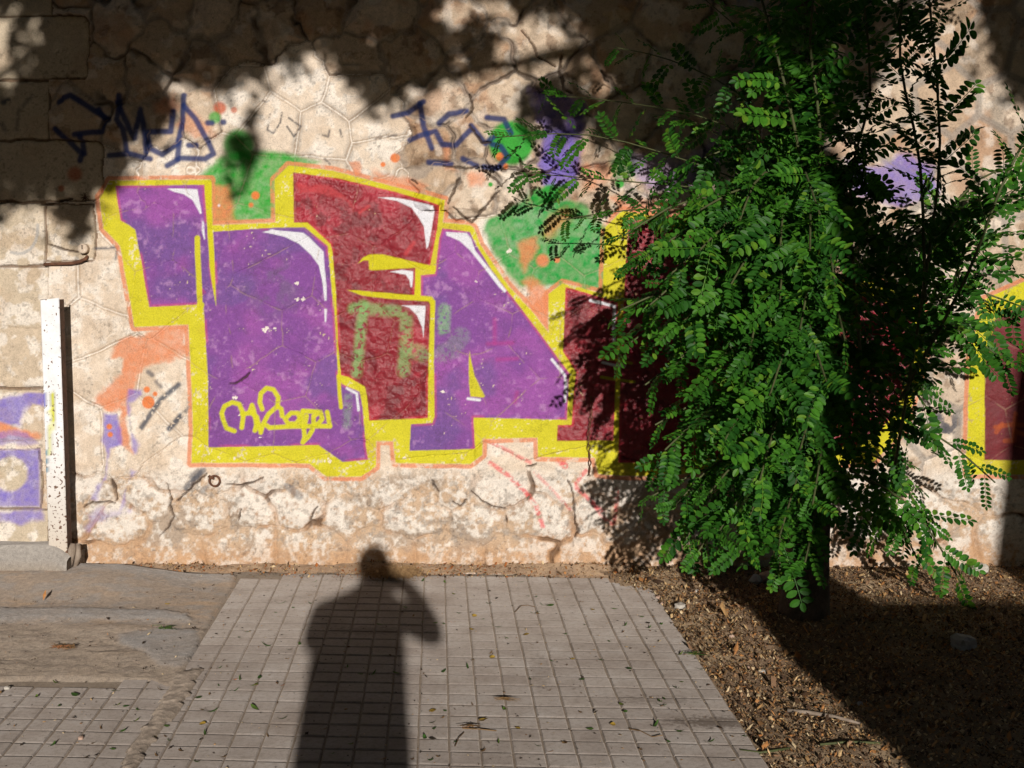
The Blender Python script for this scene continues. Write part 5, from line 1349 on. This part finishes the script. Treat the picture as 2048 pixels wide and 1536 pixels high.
x, y = scatter(122000, .35, 3.2, 2.8, D - .02, SOIL)
tag(chips('leaf_litter', x, y, soil_z(x, y), .0039, PAL), 'dry leaf crumbs and wood chips covering the bare soil', 'leaf litter', kind='stuff')
x, y = scatter(1100, .4, 3.0, 3.0, D - .02, SOIL)
tag(chips('wood_chips', x, y, soil_z(x, y) + .002, .0082, PAL), 'larger chips and pebbles strewn over the soil', 'chips', kind='stuff')
FB = P(140, 1128, 1262, 1126, 1290, 1184, 1200, 1164, 1000, 1156, 800, 1160, 560, 1154, 300, 1148, 150, 1150)
x, y = scatter(9000, -2.4, .8, D - .26, D - .01, FB)
kp = lr.random(len(x)) < smooth(D - .24, D - .08, y) * (.35 + .65 * smooth(.4, .6, fbm(x * 5, y * 9, 3)))
x, y = x[kp], y[kp]; u, v = project(x, y, 0 * x)
tag(chips('wall_foot_litter', x, y, foot_fn(x, y, u, v)[0], 0.0038, [p * 1.0 for p in PAL] + [lin(160, 96, 50)] * 3), 'brown seed husks and crumbs drifted along the wall foot', 'litter', kind='stuff')
x, y = scatter(2600, -2.6, 1.6, 2.8, D - .1, P(-100, 1150, 480, 1150, 1262, 1166, 1404, 1336, 1560, 1560, -100, 1560))
tag(chips('pavement_crumbs', x, y, np.full(len(x), .0005), .0034, PAL[:6] + [lin(60, 50, 40)] * 5, flat=.2), 'tiny dark crumbs scattered over the paving', 'crumbs', kind='stuff')
x, y = scatter(1500, -2.5, .8, 3.2, D - .14, P(-100, 1150, 480, 1150, 480, 1205, 390, 1352, -100, 1362))
tag(chips('grit', x, y, np.full(len(x), .010), .0036, PAL[2:] + [lin(60, 46, 34)] * 4), 'grit lying on the broken concrete', 'grit', kind='stuff')

# single fallen leaflets and curled bits on the paving
def leaf_bit(name, col, ln, wd, curl, twist, mat=None):
    mb = MB(); n = 7; rows = []
    for i in range(n):
        f = i / (n - 1); w_ = wd * math.sin(math.pi * (.06 + .88 * f)) ** .8
        a = curl * (f - .5)
        cx, cz = (math.sin(a) / curl if abs(curl) > .01 else f - .5) * ln, (1 - math.cos(a)) / max(abs(curl), .01) * ln
        tw = twist * (f - .5)
        rows.append([(cx, -w_ * math.cos(tw), cz + w_ * (.5 - math.sin(tw))), (cx, 0, cz + .0012), (cx, w_ * math.cos(tw), cz + w_ * (.5 + math.sin(tw)))])
    for r_ in rows: mb.v += r_
    for i in range(n - 1):
        for q in range(2): mb.f.append((i * 3 + q, i * 3 + q + 1, i * 3 + q + 4, i * 3 + q + 3))
    me = bpy.data.meshes.new(name); me.from_pydata(mb.v, [], mb.f); me.polygons.foreach_set('use_smooth', [True] * len(me.polygons))
    me.materials.append(col); return me
MG = leaf_mat('fallen_green', (.04, .10, .02), (.09, .16, .03), .15, .6); MY = leaf_mat('fallen_yellow', (.42, .26, .04), (.60, .42, .10), .15, .6); MBR = leaf_mat('fallen_brown', (.16, .09, .04), (.30, .18, .08), .1, .7)
GM = [leaf_bit('fallen_leaflet', MG, l_, w_, c_, t_) for l_, w_, c_, t_ in ((.026, .0032, 1.6, .8), (.030, .0045, .9, -.9), (.022, .006, 1.2, .4), (.036, .0026, -1.8, 1.2), (.020, .004, 2.2, 0))]
BM = [leaf_bit('fallen_leaflet', MBR, l_, w_, c_, t_) for l_, w_, c_, t_ in ((.022, .003, 1.6, .8), (.018, .0045, 1.9, -.9), (.030, .0022, -1.2, .4))]
YM = [leaf_bit('fallen_leaflet', MY, l_, w_, c_, t_) for l_, w_, c_, t_ in ((.030, .011, 1.4, .5), (.026, .009, 2.0, -.6), (.024, .010, .8, .3))]
lrn = random.Random(19)
def drop(name, me, u, v, label, group, sc=1.0, rz=None, z=.0012):
    p = on_ground(u, v); ob = bpy.data.objects.new(name, me); ob.location = (p.x, p.y, z); ob.rotation_euler = (lrn.uniform(-.2, .2), lrn.uniform(-.2, .2), rz if rz is not None else lrn.uniform(0, 6.28)); ob.scale = (sc,) * 3
    return tag(link(ob), label, 'leaf', group)
def zone(u, v):
    if 560 < u < 870: return 'in the shadow of the person'
    if u < 330: return 'at the lower left corner'
    if u < 570: return 'left of the shadow of the person'
    if u > 1250: return 'near the soil edge'
    return 'just right of the shadow' if v < 1330 else 'at the lower middle right'
pave_poly = P(380, 1170, 1262, 1172, 1404, 1336, 1530, 1525, 30, 1525, 60, 1375, 330, 1375, 430, 1300)
cnt = 0
for (u, v) in ((112, 1367), (73, 1395), (150, 1392), (105, 1492), (245, 1464), (340, 1483), (395, 1398), (480, 1360), (505, 1372), (468, 1383), (420, 1425), (510, 1418), (565, 1439), (410, 1470), (395, 1525), (492, 1265), (533, 1292), (560, 1208), (622, 1208), (630, 1165),
               (600, 1290), (845, 1163), (890, 1166), (908, 1190), (918, 1228), (978, 1209), (1040, 1165), (1088, 1212), (1100, 1213), (992, 1255), (936, 1337), (865, 1447), (862, 1522), (997, 1487), (850, 1478), (1010, 1421), (745, 1350), (1163, 1361), (1180, 1460), (1284, 1235), (1298, 1257),
               (1322, 1250), (1204, 1322), (1258, 1340), (1320, 1405), (1322, 1412), (1330, 1400), (1310, 1453), (1420, 1485), (1353, 1378), (1360, 1310), (1130, 1270), (1070, 1228), (700, 1490), (720, 1350), (1250, 1252), (1390, 1310), (1402, 1340)):
    drop('fallen_leaflet', GM[lrn.randrange(5)], u, v, 'small curled green leaflet on the paving ' + zone(u, v), 'curled green leaflets on the paving', lrn.uniform(1.15, 1.75)); cnt += 1
for i in range(120):
    u, v = lrn.uniform(40, 1500), lrn.uniform(1175, 1525)
    if sd_poly(np.array([u]), np.array([v]), pave_poly)[0] > 0: continue
    g = lrn.random() < .5
    drop('fallen_leaflet', (GM if g else BM)[lrn.randrange(3)], u, v, *(('small curled green leaflet on the paving ' + zone(u, v), 'curled green leaflets on the paving') if g else ('tiny brown withered leaflet on the paving ' + zone(u, v), 'brown leaflets on the paving')), lrn.uniform(.75, 1.35))
for u, v, sc, lb in ((968, 1443, 1.7, 'curled yellow leaf standing up in the middle of the paving'), (866, 1425, 1.2, 'folded orange-yellow leaf beside the shadow of the person'), (949, 1234, 1.0, 'pale yellow leaf on the upper paving right of the shadow'),
                     (944, 1261, 1.0, 'amber leaf just below the pale yellow one'), (1186, 1221, 1.1, 'yellow-green leaf strip near the far end of the paving'), (376, 1367, 1.2, 'yellow leaf at the corner of the broken concrete'), (1053, 1271, 1.1, 'rusty curled leaf right of the amber leaf'),
                     (985, 1317, 1.0, 'yellow slender leaf below the elbow of the shadow'), (1225, 1452, 1.1, 'cream folded leaf with a green stalk on the lower right paving'), (405, 1450, .9, 'round pale yellow leaf on the lower left paving'), (335, 1210, 1.0, 'yellow leaf among twigs on the concrete patch'), (1035, 1458, .9, 'thin yellow leaf lying flat near the curled one'), (1145, 1320, .9, 'small pale leaf ring on the right paving')):
    drop('fallen_leaf', YM[lrn.randrange(3)], u, v, lb, None, sc)
# twigs on the ground
for pts, lb in ((((1258, 1460), (1280, 1466), (1305, 1476), (1325, 1475)), 'thin dark curved twig on the lower right paving'), (((910, 1495), (918, 1480), (928, 1467)), 'short bent stalk on the lower paving'), (((925, 1459), (960, 1463), (993, 1464)), 'straight thin stalk below the curled yellow leaf'),
                ((((1030, 1226)), (1042, 1215), (1056, 1212), (1070, 1217)), 'arched dry stalk on the upper paving')):
    mb = MB(); mb.tube([on_ground(a, b_) + Vector((0, 0, .004 + .004 * (i % 2))) for i, (a, b_) in enumerate(pts)], .0014, 5)
    tag(mb.build('twig', MBR), lb, 'twig')
for pts, r_, lb in ((((1575, 1424), (1620, 1428), (1665, 1436), (1720, 1452)), .007, 'long pale dry stick on the soil at the shadow edge'), (((1480, 1500), (1520, 1505), (1580, 1498)), .004, 'thin dark stick at the edge of the paving'),
                    (((1640, 1500), (1700, 1492), (1760, 1500)), .004, 'thin brown twig on the soil at the bottom')):
    mb = MB()
    pp = [on_ground(a, b_) for a, b_ in pts]
    mb.tube([Vector((p.x, p.y, float(soil_z(np.array([p.x]), np.array([p.y]))[0]) + r_ * .8 + .004)) for p in pp], [r_, r_ * 1.1, r_, r_ * .6][:len(pp)], 6, noise=.2)
    tag(mb.build('stick', M_WOOD if r_ > .005 else M_TWIG, None, True), lb, 'stick')
# stones on the soil
def pebble(name, u, v, sz, lb, mat, seed, grp=None, dz=None):
    r_ = random.Random(seed); bm = bmesh.new(); bmesh.ops.create_icosphere(bm, subdivisions=2, radius=1)
    sx_, sy_, sz_ = r_.uniform(.8, 1.2), r_.uniform(.7, 1), r_.uniform(.5, .75)
    for v_ in bm.verts:
        n = v_.co.normalized(); q = 1 + .35 * (math.sin(n.x * 4.1 + seed) * math.cos(n.y * 3.7 - seed) + .5 * math.sin(n.z * 6 + seed * 2))* .6
        v_.co = Vector((n.x * sx_, n.y * sy_, n.z * sz_)) * (sz * q)
    me = bpy.data.meshes.new(name); bm.to_mesh(me); bm.free(); me.materials.append(mat)
    p = on_ground(u, v); z0 = float(soil_z(np.array([p.x]), np.array([p.y]))[0]) if dz is None else dz
    ob = bpy.data.objects.new(name, me); ob.location = (p.x, p.y, z0 + sz * .28); ob.rotation_euler = (0, 0, r_.uniform(0, 6))
    return tag(link(ob), lb, 'stone', grp)
M_LIME = simple_mat('limestone', (.42, .38, .33), (.60, .55, .48), 40, .9, .6, .004); M_PINK = simple_mat('pink_stone', (.42, .27, .2), (.56, .40, .31), 40, .9, .5, .004); M_GREY = simple_mat('grey_stone', (.22, .22, .23), (.36, .36, .37), 30, .9, .6, .005)
for u, v, s_, lb, mt in ((1360, 1217, .026, 'pale jagged stone on the soil near the far corner of the paving', M_LIME), (1316, 1194, .014, 'pinkish pebble touching the far right corner of the paving', M_PINK), (1322, 1206, .012, 'small pink pebble beside the paving edge', M_PINK),
                         (1925, 1290, .06, 'large grey stone lying in the shade at the right', M_GREY), (1394, 1182, .014, 'small whitish stone near the wall foot', M_LIME), (1464, 1276, .012, 'tan pebble in the sunlit litter right of the paving', M_PINK), (1498, 1330, .015, 'round pinkish pebble at the sunlit shadow edge', M_PINK),
                         (1526, 1338, .015, 'square pale pebble at the sunlit shadow edge', M_LIME), (1512, 1168, .04, 'dusky stone under the lowest leaves left of the trunk', M_GREY), (1535, 1165, .045, 'broad dusky stone beside the one left of the trunk', M_PINK),
                         (1720, 1410, .012, 'small dark pebble lying in the deep shade', M_GREY), (1960, 1150, .05, 'pale flat stone at the wall foot under the right branches', M_LIME)):
    pebble('stone', u, v, s_, lb, mt, int(u), None)
pebble('stone', 14, 1378, .013, 'pale pebble on the lower left paving', M_LIME, 3, None, 0); pebble('stone', 162, 1478, .010, 'tiny tan pebble in a joint of the lower left paving', M_PINK, 5, None, 0)
# dry grass at the wall foot, and green bits by the paving edge
M_STRAW = simple_mat('straw', (.20, .115, .05), (.42, .27, .13), 50, .85, 0)
def tuft(name, u, v, n, ln, sp, mat, lb, cat='grass', lean=0.0):
    p = on_ground(u, v); mb = MB()
    for i in range(n):
        a = lrn.uniform(0, 6.28); r_ = lrn.uniform(0, sp); o = Vector((p.x + r_ * math.cos(a) * 1.6, p.y + r_ * math.sin(a) * .6, .01)); l_ = ln * lrn.uniform(.5, 1.1)
        d = Vector((lrn.gauss(lean, .6), lrn.gauss(-.25, .35), lrn.uniform(.25, 1))).normalized()
        mb.tube([o, o + d * (l_ * .55), o + d * l_ + Vector((lrn.gauss(0, .02), -.01, -l_ * .35))], [.0014, .0012, .0006], 3, cap=False)
    return tag(mb.build(name, mat), lb, cat)
tuft('dry_grass_tuft', 785, 1156, 420, .11, .085, M_STRAW, 'tuft of dry brown grass at the wall foot under the head of the shadow', lean=.25)
tuft('dry_grass_tuft', 1260, 1140, 150, .05, .10, M_STRAW, 'low drift of dry grass at the wall foot by the soil corner')
tuft('dry_grass_tuft', 940, 1458, 0 + 18, .012, .008, MBR, 'scrap of brown moss in a paving joint near the curled leaf', 'moss')
tuft('dry_grass_tuft', 1010, 1404, 30, .014, .008, MBR, 'dark dry moss clump in a joint of the middle paving', 'moss')
tuft('weed', 1395, 1157, 26, .03, .02, MG, 'small green weed sprouting from the soil before the leaves', 'weed')
tuft('weed', 1390, 1314, 22, .03, .018, MG, 'small green weed at the right edge of the paving', 'weed')
tuft('dry_grass_tuft', 128, 1300, 60, .03, .03, MBR, 'clump of dry stalks on the sandy patch at the left', 'grass')
tuft('dry_grass_tuft', 330, 1262, 20, .03, .02, MG, 'scrap of wilted leaves on the broken concrete', 'leaves')
